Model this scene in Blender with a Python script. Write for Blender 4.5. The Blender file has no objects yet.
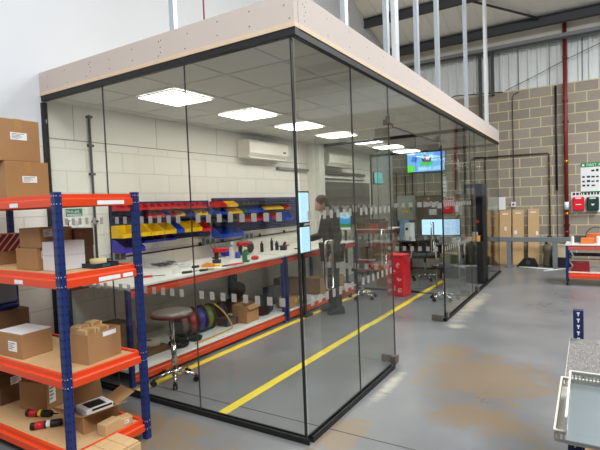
import bpy, bmesh, math, random
from mathutils import Vector, Matrix
import numpy as np
random.seed(7)
PI = math.pi
S = bpy.context.scene
COL = S.collection

# ---------------------------------------------------------------- camera
YAW, PITCH, ROLL, FPX = 0.554060447, 0.0447000454, -0.0384839753, 466.73
CAM = np.array([1.578, -2.5736, 1.6])
_f = np.array([-math.sin(YAW)*math.cos(PITCH), math.cos(YAW)*math.cos(PITCH), -math.sin(PITCH)])
_r0 = np.array([math.cos(YAW), math.sin(YAW), 0.0]); _u0 = np.cross(_r0, _f)
_r = math.cos(ROLL)*_r0 + math.sin(ROLL)*_u0
_u = -math.sin(ROLL)*_r0 + math.cos(ROLL)*_u0
cd = bpy.data.cameras.new('camera'); cam = bpy.data.objects.new('camera', cd); COL.objects.link(cam)
cd.sensor_width = 36; cd.lens = FPX/600*36; cd.clip_start = 0.02; cd.clip_end = 200
M = Matrix(((_r[0], _u[0], -_f[0], CAM[0]), (_r[1], _u[1], -_f[1], CAM[1]), (_r[2], _u[2], -_f[2], CAM[2]), (0, 0, 0, 1)))
cam.matrix_world = M
S.camera = cam

def at(px, py, ax, val):
    """point of the place seen at a photo pixel, on the plane axis=val (a survey of the photograph)"""
    d = _f + _r*(px-300)/FPX - _u*(py-225)/FPX
    t = (val-CAM[ax])/d[ax]
    return CAM + t*d

# ---------------------------------------------------------------- light
w = bpy.data.worlds.new('World'); S.world = w; w.use_nodes = True
w.node_tree.nodes['Background'].inputs[0].default_value = (0.8, 0.9, 1, 1)
w.node_tree.nodes['Background'].inputs[1].default_value = 0.35
def area(name, loc, sx, sy, power, color, rot=(0, 0, 0)):
    l = bpy.data.lights.new(name, 'AREA'); l.shape = 'RECTANGLE'; l.size = sx; l.size_y = sy
    l.energy = power; l.color = color
    o = bpy.data.objects.new(name, l); o.location = loc; o.rotation_euler = rot; COL.objects.link(o); return o
area('rooflight_glow', (4.6, 5.4, 6.58), 2.6, 4.0, 520, (0.95, 0.98, 1.0), (-0.31, 0, 0))
area('rooflight_glow', (4.6, -4.0, 7.02), 2.6, 4.0, 490, (0.93, 0.97, 1.0), (0.31, 0, 0))
area('rooflight_glow', (0.2, -4.0, 7.02), 1.6, 3.0, 110, (0.93, 0.97, 1.0), (0.31, 0, 0))
S.view_settings.view_transform = 'Standard'; S.view_settings.look = 'None'
S.view_settings.gamma = 1; S.view_settings.use_curve_mapping = False
S.view_settings.exposure = 0.85
try:
    S.cycles.transparent_max_bounces = 40; S.cycles.max_bounces = 10
    S.cycles.glossy_bounces = 4; S.cycles.sample_clamp_indirect = 6
except Exception: pass

# ---------------------------------------------------------------- materials
def lin(c): return tuple(((v/255)/12.92 if v/255 <= 0.04045 else ((v/255+0.055)/1.055)**2.4) for v in c)
MATS = {}
def mat(name, rgb, rough=0.6, metal=0.0, var=0.0, scale=8.0, bump=0.0, emit=None, strength=1.0, spec=0.5):
    if name in MATS: return MATS[name]
    m = bpy.data.materials.new(name); m.use_nodes = True; nt = m.node_tree; N = nt.nodes; L = nt.links
    b = N['Principled BSDF']; c = lin(rgb)
    b.inputs['Base Color'].default_value = (*c, 1); b.inputs['Roughness'].default_value = rough
    b.inputs['Metallic'].default_value = metal; b.inputs['Specular IOR Level'].default_value = spec
    if emit: 
        b.inputs['Emission Color'].default_value = (*lin(emit), 1); b.inputs['Emission Strength'].default_value = strength
    tc = N.new('ShaderNodeTexCoord'); no = N.new('ShaderNodeTexNoise'); no.inputs['Scale'].default_value = scale
    no.inputs['Detail'].default_value = 4; L.new(tc.outputs['Object'], no.inputs['Vector'])
    mx = N.new('ShaderNodeMix'); mx.data_type = 'RGBA'; v = max(var, 0.03)
    mx.inputs[6].default_value = (*[x*(1-v) for x in c], 1); mx.inputs[7].default_value = (*[min(1, x*(1+v)) for x in c], 1)
    L.new(no.outputs['Fac'], mx.inputs[0]); L.new(mx.outputs[2], b.inputs['Base Color'])
    if bump:
        bp = N.new('ShaderNodeBump'); bp.inputs['Strength'].default_value = bump; bp.inputs['Distance'].default_value = 0.01
        L.new(no.outputs['Fac'], bp.inputs['Height']); L.new(bp.outputs['Normal'], b.inputs['Normal'])
    MATS[name] = m; return m

def glass_mat(name, tint, refl=1.0, rough=0.0):
    m = bpy.data.materials.new(name); m.use_nodes = True; nt = m.node_tree; N = nt.nodes; L = nt.links
    N.remove(N['Principled BSDF']); out = N['Material Output']
    tr = N.new('ShaderNodeBsdfTransparent'); tr.inputs[0].default_value = (*tint, 1)
    gl = N.new('ShaderNodeBsdfGlossy'); gl.inputs['Roughness'].default_value = rough; gl.inputs['Color'].default_value = (0.95*refl, 0.97*refl, 0.96*refl, 1)
    fr = N.new('ShaderNodeFresnel'); ge = N.new('ShaderNodeNewGeometry'); mr = N.new('ShaderNodeMapRange')
    mr.inputs['To Min'].default_value = 1.33; mr.inputs['To Max'].default_value = 1/1.33   # same reflectance from either face of the pane
    L.new(ge.outputs['Backfacing'], mr.inputs[0]); L.new(mr.outputs[0], fr.inputs['IOR'])
    mx = N.new('ShaderNodeMixShader'); L.new(fr.outputs[0], mx.inputs[0]); L.new(tr.outputs[0], mx.inputs[1]); L.new(gl.outputs[0], mx.inputs[2])
    L.new(mx.outputs[0], out.inputs['Surface']); MATS[name] = m; return m

def block_mat(name, c1, c2, mortar, zoff=0.0, axis='x', rough=0.9, var=0.12, msize=0.012, bw=0.45, bh=0.225, xo=0.0, bump=0.4):
    m = bpy.data.materials.new(name); m.use_nodes = True; nt = m.node_tree; N = nt.nodes; L = nt.links
    b = N['Principled BSDF']; b.inputs['Roughness'].default_value = rough
    tc = N.new('ShaderNodeTexCoord'); sp = N.new('ShaderNodeSeparateXYZ'); cb = N.new('ShaderNodeCombineXYZ')
    L.new(tc.outputs['Object'], sp.inputs[0])
    ax = N.new('ShaderNodeMath'); ax.operation = 'ADD'; ax.inputs[1].default_value = xo; L.new(sp.outputs['X' if axis == 'x' else 'Y'], ax.inputs[0])
    az = N.new('ShaderNodeMath'); az.operation = 'ADD'; az.inputs[1].default_value = zoff; L.new(sp.outputs['Z'], az.inputs[0])
    L.new(ax.outputs[0], cb.inputs[0]); L.new(az.outputs[0], cb.inputs[1])
    br = N.new('ShaderNodeTexBrick'); br.inputs['Scale'].default_value = 1; br.inputs['Brick Width'].default_value = bw; br.inputs['Row Height'].default_value = bh
    br.inputs['Mortar Size'].default_value = msize; br.inputs['Mortar Smooth'].default_value = 0.15; br.offset = 0.5
    br.inputs['Color1'].default_value = (*lin(c1), 1); br.inputs['Color2'].default_value = (*lin(c2), 1); br.inputs['Mortar'].default_value = (*lin(mortar), 1)
    L.new(cb.outputs[0], br.inputs['Vector'])
    no = N.new('ShaderNodeTexNoise'); no.inputs['Scale'].default_value = 25; no.inputs['Detail'].default_value = 6; L.new(tc.outputs['Object'], no.inputs['Vector'])
    mx = N.new('ShaderNodeMix'); mx.data_type = 'RGBA'; mx.blend_type = 'MULTIPLY'; mx.inputs[0].default_value = 1.0
    rp = N.new('ShaderNodeMapRange'); rp.inputs['To Min'].default_value = 1-var; rp.inputs['To Max'].default_value = 1+var*0.6
    L.new(no.outputs['Fac'], rp.inputs[0]); L.new(br.outputs['Color'], mx.inputs[6]); L.new(rp.outputs[0], mx.inputs[7])
    L.new(mx.outputs[2], b.inputs['Base Color'])
    bp = N.new('ShaderNodeBump'); bp.inputs['Strength'].default_value = bump; bp.inputs['Distance'].default_value = 0.008; bp.invert = True
    L.new(br.outputs['Fac'], bp.inputs['Height']); L.new(bp.outputs['Normal'], b.inputs['Normal'])
    MATS[name] = m; return m

def floor_mat():
    m = bpy.data.materials.new('floor_epoxy'); m.use_nodes = True; nt = m.node_tree; N = nt.nodes; L = nt.links
    b = N['Principled BSDF']; tc = N.new('ShaderNodeTexCoord')
    base = N.new('ShaderNodeTexNoise'); base.inputs['Scale'].default_value = 1.3; base.inputs['Detail'].default_value = 6; L.new(tc.outputs['Object'], base.inputs[0])
    cr = N.new('ShaderNodeValToRGB'); e = cr.color_ramp.elements
    e[0].position = 0.3; e[0].color = (*lin((102, 102, 103)), 1); e[1].position = 0.7; e[1].color = (*lin((124, 124, 125)), 1)
    L.new(base.outputs['Fac'], cr.inputs[0])
    # streaky brown dirt trodden in beside the glass office
    def blob(cx, cy, rx, ry, rot=0.0):
        mp = N.new('ShaderNodeMapping'); mp.vector_type = 'TEXTURE'
        mp.inputs['Location'].default_value = (cx, cy, 0); mp.inputs['Rotation'].default_value = (0, 0, rot); mp.inputs['Scale'].default_value = (rx, ry, 50)
        L.new(tc.outputs['Object'], mp.inputs[0]); ln = N.new('ShaderNodeVectorMath'); ln.operation = 'LENGTH'; L.new(mp.outputs[0], ln.inputs[0])
        mr = N.new('ShaderNodeMapRange'); mr.inputs['From Min'].default_value = 1.25; mr.inputs['From Max'].default_value = 0.2; L.new(ln.outputs['Value'], mr.inputs[0]); return mr.outputs[0]
    def add(a, c, op='ADD'):
        n = N.new('ShaderNodeMath'); n.operation = op; L.new(a, n.inputs[0]); 
        if isinstance(c, float): n.inputs[1].default_value = c
        else: L.new(c, n.inputs[1])
        return n.outputs[0]
    st = N.new('ShaderNodeTexNoise'); st.inputs['Scale'].default_value = 4.5; st.inputs['Detail'].default_value = 12; st.inputs['Roughness'].default_value = 0.74; st.inputs['Distortion'].default_value = 0.6
    mp = N.new('ShaderNodeMapping'); mp.inputs['Scale'].default_value = (1.0, 1.9, 1); mp.inputs['Rotation'].default_value = (0, 0, 0.35); L.new(tc.outputs['Object'], mp.inputs[0]); L.new(mp.outputs[0], st.inputs[0])
    blobs = None
    for p in STAINS:
        o = blob(*p); blobs = o if blobs is None else add(blobs, o, 'MAXIMUM')
    s = add(add(blobs, 0.5, 'MULTIPLY'), st.outputs['Fac'])
    mr = N.new('ShaderNodeMapRange'); mr.inputs['From Min'].default_value = 0.80; mr.inputs['From Max'].default_value = 0.93; mr.inputs['To Max'].default_value = 0.85; L.new(s, mr.inputs[0])
    fn = N.new('ShaderNodeTexNoise'); fn.inputs['Scale'].default_value = 22; fn.inputs['Detail'].default_value = 8; fn.inputs['Roughness'].default_value = 0.8; L.new(mp.outputs[0], fn.inputs[0])
    fr_ = N.new('ShaderNodeMapRange'); fr_.inputs['From Min'].default_value = 0.36; fr_.inputs['From Max'].default_value = 0.58; fr_.inputs['To Min'].default_value = 0.55; L.new(fn.outputs['Fac'], fr_.inputs[0])
    class _O: outputs = [add(mr.outputs[0], fr_.outputs[0], 'MULTIPLY')]
    mr = _O
    m1 = N.new('ShaderNodeMix'); m1.data_type = 'RGBA'; m1.inputs[7].default_value = (*lin((128, 106, 78)), 1)
    L.new(mr.outputs[0], m1.inputs[0]); L.new(cr.outputs[0], m1.inputs[6])
    # pale plaster dust along the outside of the glazing
    db = None
    for p in DUST:
        o = blob(*p); db = o if db is None else add(db, o, 'MAXIMUM')
    s2 = add(add(db, 0.62, 'MULTIPLY'), st.outputs['Fac'])
    mr2 = N.new('ShaderNodeMapRange'); mr2.inputs['From Min'].default_value = 0.85; mr2.inputs['From Max'].default_value = 1.15; mr2.inputs['To Max'].default_value = 0.8; L.new(s2, mr2.inputs[0])
    m2 = N.new('ShaderNodeMix'); m2.data_type = 'RGBA'; m2.inputs[7].default_value = (*lin((182, 174, 154)), 1)
    L.new(mr2.outputs[0], m2.inputs[0]); L.new(m1.outputs[2], m2.inputs[6])
    # fine scratches
    sc = N.new('ShaderNodeTexNoise'); sc.inputs['Scale'].default_value = 3; sc.inputs['Detail'].default_value = 10; sc.inputs['Roughness'].default_value = 0.8
    mp3 = N.new('ShaderNodeMapping'); mp3.inputs['Scale'].default_value = (1, 9, 1); mp3.inputs['Rotation'].default_value = (0, 0, 0.15); L.new(tc.outputs['Object'], mp3.inputs[0]); L.new(mp3.outputs[0], sc.inputs[0])
    mr3 = N.new('ShaderNodeMapRange'); mr3.inputs['From Min'].default_value = 0.63; mr3.inputs['From Max'].default_value = 0.75; mr3.inputs['To Max'].default_value = 0.5; L.new(sc.outputs['Fac'], mr3.inputs[0])
    m3 = N.new('ShaderNodeMix'); m3.data_type = 'RGBA'; m3.inputs[7].default_value = (*lin((190, 184, 172)), 1)
    L.new(mr3.outputs[0], m3.inputs[0]); L.new(m2.outputs[2], m3.inputs[6])
    L.new(m3.outputs[2], b.inputs['Base Color'])
    rr = N.new('ShaderNodeMapRange'); rr.inputs['To Min'].default_value = 0.2; rr.inputs['To Max'].default_value = 0.42; L.new(base.outputs['Fac'], rr.inputs[0]); L.new(rr.outputs[0], b.inputs['Roughness'])
    return m

def plaster_mat(name, c):
    return mat(name, c, 0.85, var=0.03, scale=1.2)

def bands_mat(name, c1, c2, scale=30, rough=0.6, rot=(0, 0, 0), frac=0.5, soft=0.05):
    """two-colour stripes"""
    m = bpy.data.materials.new(name); m.use_nodes = True; nt = m.node_tree; N = nt.nodes; L = nt.links
    b = N['Principled BSDF']; b.inputs['Roughness'].default_value = rough
    tc = N.new('ShaderNodeTexCoord'); mp = N.new('ShaderNodeMapping'); mp.inputs['Rotation'].default_value = rot; L.new(tc.outputs['Object'], mp.inputs[0])
    wv = N.new('ShaderNodeTexWave'); wv.inputs['Scale'].default_value = scale; L.new(mp.outputs[0], wv.inputs[0])
    cr = N.new('ShaderNodeValToRGB'); e = cr.color_ramp.elements; e[0].position = frac-soft; e[1].position = frac+soft
    e[0].color = (*lin(c1), 1); e[1].color = (*lin(c2), 1); L.new(wv.outputs['Fac'], cr.inputs[0]); L.new(cr.outputs[0], b.inputs['Base Color'])
    MATS[name] = m; return m

STAINS = [(-1.4, -0.4, 1.6, 0.4), (0.25, -0.55, 0.6, 0.6), (0.75, 1.75, 1.1, 1.0), (0.35, 2.3, 0.45, 0.6), (0.9, 0.9, 0.7, 0.45), (1.35, 0.15, 0.5, 0.8), (0.75, -0.45, 0.8, 0.5), (0.12, 0.2, 0.3, 0.6), (-1.2, -0.25, 0.8, 0.25), (2.2, 6.3, 0.6, 0.18)]
DUST = [(0.10, 4.7, 0.24, 1.9), (0.1, 1.2, 0.10, 0.7), (0.16, 3.35, 0.25, 0.2)]
FLOOR = floor_mat()
GLASS = glass_mat('clear_glass', (0.915, 0.93, 0.92), 0.8)
GLASSD = glass_mat('door_glass', (0.935, 0.95, 0.94), 0.8)
BLOCK = block_mat('grey_blockwork', (146, 136, 122), (162, 151, 137), (206, 192, 154), msize=0.011)
WBLOCK = block_mat('white_painted_blockwork', (230, 226, 216), (234, 230, 220), (214, 209, 199), axis='y', var=0.04, msize=0.006, bump=0.5, rough=0.6)
WWALL = mat('white_wall_lining', (216, 219, 223), 0.8, var=0.02, scale=0.7)
BLACK = mat('black_metal', (13, 13, 14), 0.6)
BLACKP = mat('black_plastic', (18, 18, 20), 0.5)
DGREY = mat('dark_grey_plastic', (58, 60, 64), 0.6)
GREY = mat('grey_plastic', (130, 132, 134), 0.6)
STEEL = mat('brushed_steel', (170, 166, 158), 0.32, 0.9)
BRONZ = mat('satin_fitting', (128, 120, 112), 0.35, 0.85)
CHROME = mat('chrome', (215, 215, 215), 0.12, 1.0)
GALV = mat('galvanised_steel', (178, 186, 192), 0.4, 0.55, var=0.12, scale=20)
DSTEEL = mat('dark_painted_steel', (62, 64, 66), 0.6)
BARR = mat('grey_painted_steel', (112, 120, 124), 0.55)
ORANGE = mat('orange_powder_coat', (222, 66, 18), 0.4)
BLUE = mat('blue_powder_coat', (14, 38, 98), 0.42)
NAVY = mat('navy_panel', (28, 36, 92), 0.5)
CARD = mat('cardboard', (166, 124, 82), 0.85, var=0.1, scale=6)
CARDD = mat('dark_cardboard', (104, 74, 50), 0.85, var=0.12, scale=6)
CARDL = mat('light_cardboard', (200, 164, 118), 0.85, var=0.08, scale=6)
WHITE = mat('white_paper', (235, 235, 235), 0.7)
WPL = mat('white_plastic', (228, 226, 220), 0.4)
CREAM = mat('cream_tape', (222, 196, 140), 0.6)
CHIP = mat('chipboard', (196, 158, 114), 0.8, var=0.12, scale=60)
LAM = mat('white_laminate', (226, 224, 216), 0.35)
TIMB = mat('pale_timber', (212, 188, 158), 0.7, var=0.1, scale=10)
PLAST = mat('plasterboard_facing', (194, 181, 172), 0.85, var=0.03, scale=3)
SCREW = mat('screw_heads', (58, 54, 52), 0.5)
TILE = mat('ceiling_tile_face', (208, 206, 198), 0.9, var=0.02, scale=60)
TGRID = mat('ceiling_grid', (200, 198, 190), 0.6)
LAMP = mat('lit_diffuser', (255, 255, 255), 0.5, emit=(255, 252, 244), strength=10.0)
YEL = mat('yellow_floor_paint', (228, 200, 52), 0.5, var=0.12, scale=14)
RED = mat('red_plastic', (206, 30, 34), 0.4)
YELP = mat('yellow_plastic', (244, 196, 18), 0.4)
BLUP = mat('blue_plastic', (36, 44, 172), 0.4)
BLUP2 = mat('bright_blue_plastic', (24, 74, 190), 0.4)
GREENP = mat('green_plastic', (14, 112, 62), 0.4)
DGREEN = mat('dark_green_plastic', (14, 56, 44), 0.4)
REDBIN = mat('red_bin_plastic', (208, 32, 46), 0.4)
REDPIPE = mat('red_oxide_pipe', (120, 30, 30), 0.45)
BRASS = mat('brass', (190, 140, 50), 0.35, 0.8)
FROST = glass_mat('x', (0.9, 0.9, 0.9))
def frost():
    m = bpy.data.materials.new('frosted_film'); m.use_nodes = True; N = m.node_tree.nodes; L = m.node_tree.links
    N.remove(N['Principled BSDF']); d = N.new('ShaderNodeBsdfDiffuse'); d.inputs[0].default_value = (*lin((186, 183, 178)), 1)
    tl = N.new('ShaderNodeBsdfTranslucent'); tl.inputs[0].default_value = (*lin((186, 183, 178)), 1)
    t = N.new('ShaderNodeBsdfTransparent'); a = N.new('ShaderNodeMixShader'); a.inputs[0].default_value = 0.5
    L.new(d.outputs[0], a.inputs[1]); L.new(tl.outputs[0], a.inputs[2]); c = N.new('ShaderNodeMixShader'); c.inputs[0].default_value = 0.3
    L.new(a.outputs[0], c.inputs[1]); L.new(t.outputs[0], c.inputs[2]); L.new(c.outputs[0], N['Material Output'].inputs['Surface']); return m
FROST = frost()
CLAD = mat('white_cladding', (222, 226, 224), 0.5, var=0.04, scale=2)
ROOFM = mat('roof_sheet', (240, 238, 230), 0.6, var=0.04, scale=1.5)
RUBBER = mat('black_rubber', (16, 16, 17), 0.8)
BROWNPIPE = mat('brown_pipe', (74, 54, 40), 0.5)

# ---------------------------------------------------------------- mesh helper
class MB:
    def __init__(s): s.bm = bmesh.new(); s.xf = Matrix.Identity(4)
    def _v(s, p): return s.bm.verts.new(s.xf @ Vector(p))
    def face(s, pts, mi=0, smooth=False):
        f = s.bm.faces.new([s._v(p) for p in pts]); f.material_index = mi; f.smooth = smooth; return s
    def box(s, x0, y0, z0, x1, y1, z1, mi=0, R=None):
        if x0 > x1: x0, x1 = x1, x0
        if y0 > y1: y0, y1 = y1, y0
        if z0 > z1: z0, z1 = z1, z0
        P = [(x0, y0, z0), (x1, y0, z0), (x1, y1, z0), (x0, y1, z0), (x0, y0, z1), (x1, y0, z1), (x1, y1, z1), (x0, y1, z1)]
        if R is not None:
            c = Vector(((x0+x1)/2, (y0+y1)/2, (z0+z1)/2)); P = [c + R @ (Vector(p)-c) for p in P]
        v = [s._v(p) for p in P]
        for q in ((0, 3, 2, 1), (4, 5, 6, 7), (0, 1, 5, 4), (1, 2, 6, 5), (2, 3, 7, 6), (3, 0, 4, 7)):
            f = s.bm.faces.new([v[i] for i in q]); f.material_index = mi
        return s
    def prism(s, poly, axis, a, b, mi=0):
        """poly: 2D points; axis 'x','y','z' extrusion from a to b"""
        def P(p, t):
            return {'x': (t, p[0], p[1]), 'y': (p[0], t, p[1]), 'z': (p[0], p[1], t)}[axis]
        A = [s._v(P(p, a)) for p in poly]; B = [s._v(P(p, b)) for p in poly]; n = len(poly)
        for i in range(n):
            f = s.bm.faces.new((A[i], A[(i+1) % n], B[(i+1) % n], B[i])); f.material_index = mi
        f = s.bm.faces.new(A[::-1]); f.material_index = mi; f = s.bm.faces.new(B); f.material_index = mi
        return s
    def cyl(s, p0, p1, r0, r1=None, n=14, mi=0, caps=True):
        r1 = r0 if r1 is None else r1
        p0 = Vector(p0); p1 = Vector(p1); d = (p1-p0).normalized()
        a = d.orthogonal().normalized(); b = d.cross(a)
        A = []; B = []
        for i in range(n):
            t = 2*PI*i/n; k = a*math.cos(t)+b*math.sin(t)
            A.append(s._v(p0+k*r0)); B.append(s._v(p1+k*r1))
        for i in range(n):
            f = s.bm.faces.new((A[i], A[(i+1) % n], B[(i+1) % n], B[i])); f.smooth = True; f.material_index = mi
        if caps:
            f = s.bm.faces.new(A[::-1]); f.material_index = mi; f = s.bm.faces.new(B); f.material_index = mi
        return s
    def tube(s, pts, r, n=8, mi=0, closed=False):
        pts = [Vector(p) for p in pts]; rings = []; N = len(pts); prev = None
        for i, p in enumerate(pts):
            q0 = pts[(i-1) % N] if (closed or i > 0) else p; q1 = pts[(i+1) % N] if (closed or i < N-1) else p
            d = (q1-q0).normalized()
            a = d.orthogonal().normalized() if prev is None else (prev - d*prev.dot(d)).normalized()
            prev = a; b = d.cross(a)
            rings.append([s._v(p+(a*math.cos(2*PI*k/n)+b*math.sin(2*PI*k/n))*r) for k in range(n)])
        for i in range(N if closed else N-1):
            A = rings[i]; B = rings[(i+1) % N]
            for k in range(n):
                f = s.bm.faces.new((A[k], A[(k+1) % n], B[(k+1) % n], B[k])); f.smooth = True; f.material_index = mi
        if not closed:
            f = s.bm.faces.new(rings[0][::-1]); f.material_index = mi; f = s.bm.faces.new(rings[-1]); f.material_index = mi
        return s
    def lathe(s, prof, c=(0, 0, 0), n=20, mi=0, axis='z'):
        rings = []
        for (r, z) in prof:
            ring = []
            for k in range(n):
                t = 2*PI*k/n; x, y = r*math.cos(t), r*math.sin(t)
                p = (c[0]+x, c[1]+y, c[2]+z) if axis == 'z' else ((c[0]+z, c[1]+x, c[2]+y) if axis == 'x' else (c[0]+x, c[1]+z, c[2]+y))
                ring.append(s._v(p))
            rings.append(ring)
        for A, B in zip(rings, rings[1:]):
            for k in range(n):
                f = s.bm.faces.new((A[k], A[(k+1) % n], B[(k+1) % n], B[k])); f.smooth = True; f.material_index = mi
        f = s.bm.faces.new(rings[0][::-1]); f.material_index = mi; f = s.bm.faces.new(rings[-1]); f.material_index = mi
        return s
    def ell(s, c, r, n=14, m=9, mi=0, noise=0.0, R=None):
        prof = []
        vs = []
        for i in range(m+1):
            ph = PI*i/m; row = []
            for k in range(n):
                t = 2*PI*k/n; q = 1+random.uniform(-noise, noise)
                v = Vector((r[0]*math.sin(ph)*math.cos(t)*q, r[1]*math.sin(ph)*math.sin(t)*q, -r[2]*math.cos(ph)*q))
                if R is not None: v = R @ v
                row.append(v+Vector(c))
            vs.append(row)
        top = s._v(sum(vs[-1], Vector())/n); bot = s._v(sum(vs[0], Vector())/n)
        rings = [[s._v(p) for p in row] for row in vs[1:-1]]
        for A, B in zip(rings, rings[1:]):
            for k in range(n):
                f = s.bm.faces.new((A[k], A[(k+1) % n], B[(k+1) % n], B[k])); f.smooth = True; f.material_index = mi
        for k in range(n):
            f = s.bm.faces.new((bot, rings[0][(k+1) % n], rings[0][k])); f.smooth = True; f.material_index = mi
            f = s.bm.faces.new((top, rings[-1][k], rings[-1][(k+1) % n])); f.smooth = True; f.material_index = mi
        return s
    def build(s, name, mats, parent=None, bevel=0.0):
        bmesh.ops.recalc_face_normals(s.bm, faces=s.bm.faces)
        me = bpy.data.meshes.new(name); s.bm.to_mesh(me); s.bm.free()
        for m in (mats if isinstance(mats, (list, tuple)) else [mats]): me.materials.append(m)
        o = bpy.data.objects.new(name, me); COL.objects.link(o)
        if parent: o.parent = parent
        if bevel:
            b = o.modifiers.new('bevel', 'BEVEL'); b.width = bevel; b.segments = 2; b.limit_method = 'ANGLE'; b.angle_limit = 0.7
        return o
def tag(o, label=None, cat=None, group=None, kind=None):
    if label: o['label'] = label
    if cat: o['category'] = cat
    if group: o['group'] = group
    if kind: o['kind'] = kind
    return o
def thing(name, label, cat, loc=(0, 0, 0), rz=0.0, group=None):
    o = bpy.data.objects.new(name, None); COL.objects.link(o); o.empty_display_size = 0.05
    o.location = loc; o.rotation_euler = (0, 0, rz); return tag(o, label, cat, group)
def one(mb, name, m, label, cat, loc=(0, 0, 0), rz=0.0, group=None, bevel=0.0):
    o = mb.build(name, m, None, bevel); o.location = loc; o.rotation_euler = (0, 0, rz); return tag(o, label, cat, group)
def struct(mb, name, m, parent=None):
    o = mb.build(name, m, parent)
    if parent is None: o['kind'] = 'structure'
    return o
def dup(root, loc, rz=None, label=None, group=None):
    r = root.copy(); COL.objects.link(r); r.location = loc
    if rz is not None: r.rotation_euler = (0, 0, rz)
    if label: r['label'] = label
    if group: r['group'] = group
    for ch in list(root.children):
        c = ch.copy(); COL.objects.link(c); c.parent = r
        for g in list(ch.children):
            d = g.copy(); COL.objects.link(d); d.parent = c
    return r
def RX(a): return Matrix.Rotation(a, 3, 'X')
def RY(a): return Matrix.Rotation(a, 3, 'Y')
def RZ(a): return Matrix.Rotation(a, 3, 'Z')
def text(name, body, size, m, parent, loc, rot, align='LEFT', extrude=0.0008):
    cu = bpy.data.curves.new(name, 'FONT'); cu.body = body; cu.size = size; cu.extrude = extrude; cu.align_x = align
    o = bpy.data.objects.new(name, cu); COL.objects.link(o)
    dg = bpy.context.evaluated_depsgraph_get(); me = bpy.data.meshes.new_from_object(o.evaluated_get(dg))
    bpy.data.objects.remove(o); me.materials.clear(); me.materials.append(m)
    t = bpy.data.objects.new(name, me); COL.objects.link(t); t.parent = parent; t.location = loc; t.rotation_euler = rot
    return t

# ================================================================ SETTING
LW = -2.9; FY = 9.5; RZc = 5.42; RX1 = 9.0; BY = -8.0
def roofz(y): return 5.42+0.32*(9.5-abs(y)) if y >= 0 else 5.42+0.32*9.5+0.32*y
struct(MB().box(LW-0.3, BY, -0.2, RX1, FY+0.3, 0), 'floor', FLOOR)
struct(MB().box(-2.9, 0.262, 0.0, 0.0, 0.27, 0.0015).box(0.0, 0.262, 0.0, 8, 0.27, 0.0015), 'trim_1', mat('floor_joint_filler', (70, 68, 64), 0.8))
b = MB(); b.box(LW-0.3, BY, 0, LW, FY, 2.34, 0); b.box(LW-0.3, BY, 2.34, LW, 0.0, 3.3, 1); b.box(LW-0.3, 0, 2.34, LW, 8.1, 2.75, 2); b.box(LW-0.3, 0, 2.75, LW, 8.1, 3.3, 1); b.box(LW-0.3, 8.1, 2.34, LW, FY, 3.3, 1); b.prism([(BY, 3.3), (FY, 3.3), (FY, 5.42), (0, roofz(0)), (BY, roofz(BY))], 'x', LW-0.3, LW, 1)
struct(b, 'wall_left', [WBLOCK, WWALL, mat('cream_wall_lining', (228, 224, 214), 0.7)])
b = MB()
for y in (0.33, 1.41, 2.5, 3.6, 4.7, 5.8, 6.9): b.box(LW-0.003, y-0.003, 2.345, LW+0.001, y+0.003, 2.7)
b.box(LW-0.012, 0.0, 2.335, LW+0.004, 8.0, 2.345)
struct(b, 'trim_2', mat('panel_joint', (150, 148, 140), 0.8))
struct(MB().box(LW-0.3, FY, 0, RX1, FY+0.3, 4.06), 'wall_far', BLOCK)
# profiled cladding over the blockwork
b = MB(); x = LW; prof = []
while x < RX1:
    prof += [(x, FY+0.10), (x+0.10, FY+0.10), (x+0.125, FY+0.07), (x+0.175, FY+0.07), (x+0.2, FY+0.10)]; x += 0.2
P2 = [(p[0], p[1]) for p in prof]
for (a, c) in zip(P2, P2[1:]):
    if a != c: b.face([(a[0], a[1], 4.06), (c[0], c[1], 4.06), (c[0], c[1], 5.1), (a[0], a[1], 5.1)])
b.box(LW-0.3, FY+0.12, 4.06, RX1, FY+0.3, RZc)
struct(b, 'wall_far_cladding', CLAD)
b = MB()
for x in (-0.42, 0.22, 0.86, 1.5, 2.14): b.box(x-0.006, FY+0.055, 4.06, x+0.006, FY+0.072, 5.0)
struct(b, 'trim_3', DSTEEL)
struct(MB().box(LW, FY-0.02, 5.12, RX1, FY+0.12, RZc-0.02), 'trim_4', mat('eaves_lining', (222, 218, 206), 0.7))
struct(MB().box(LW, FY-0.14, 5.0, RX1, FY+0.1, 5.12), 'trim_5', mat('grey_eaves_rail', (140, 142, 140), 0.6))
one(MB().box(LW, FY-0.18, 4.98, RX1, FY-0.14, 5.03), 'eaves_beam', DSTEEL, 'thin dark steel rail along the top of the white cladding', 'steel beam')
# roof: profiled liner sheet on two slopes
b = MB(); x = LW-0.3
def slope(b, x0, x1, dz, th):
    for (ya, yb) in ((BY-0.3, 0.0), (0.0, FY+0.3)):
        za, zb = (roofz(BY)-0.096, roofz(0)) if yb == 0.0 else (roofz(0), 5.42-0.096)
        b.prism([(ya, za+dz), (yb, zb+dz), (yb, zb+dz+th), (ya, za+dz+th)], 'x', x0, x1)
while x < RX1:
    slope(b, x, x+0.30, 0.0, 0.05); slope(b, x+0.30, x+0.34, 0.02, 0.03); x += 0.34
slope(b, LW-0.3, RX1, 0.05, 0.05)
struct(b, 'ceiling', ROOFM)
struct(MB().prism([(BY, 0), (FY, 0), (FY, 5.42), (0, roofz(0)), (BY, roofz(BY))], 'x', RX1, RX1+0.3), 'wall_right', mat('far_side_wall', (78, 76, 74), 0.8))
struct(MB().box(LW-0.3, BY-0.3, 0, RX1, BY, roofz(BY)-0.1), 'wall_back', mat('back_wall', (62, 60, 60), 0.8))
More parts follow.
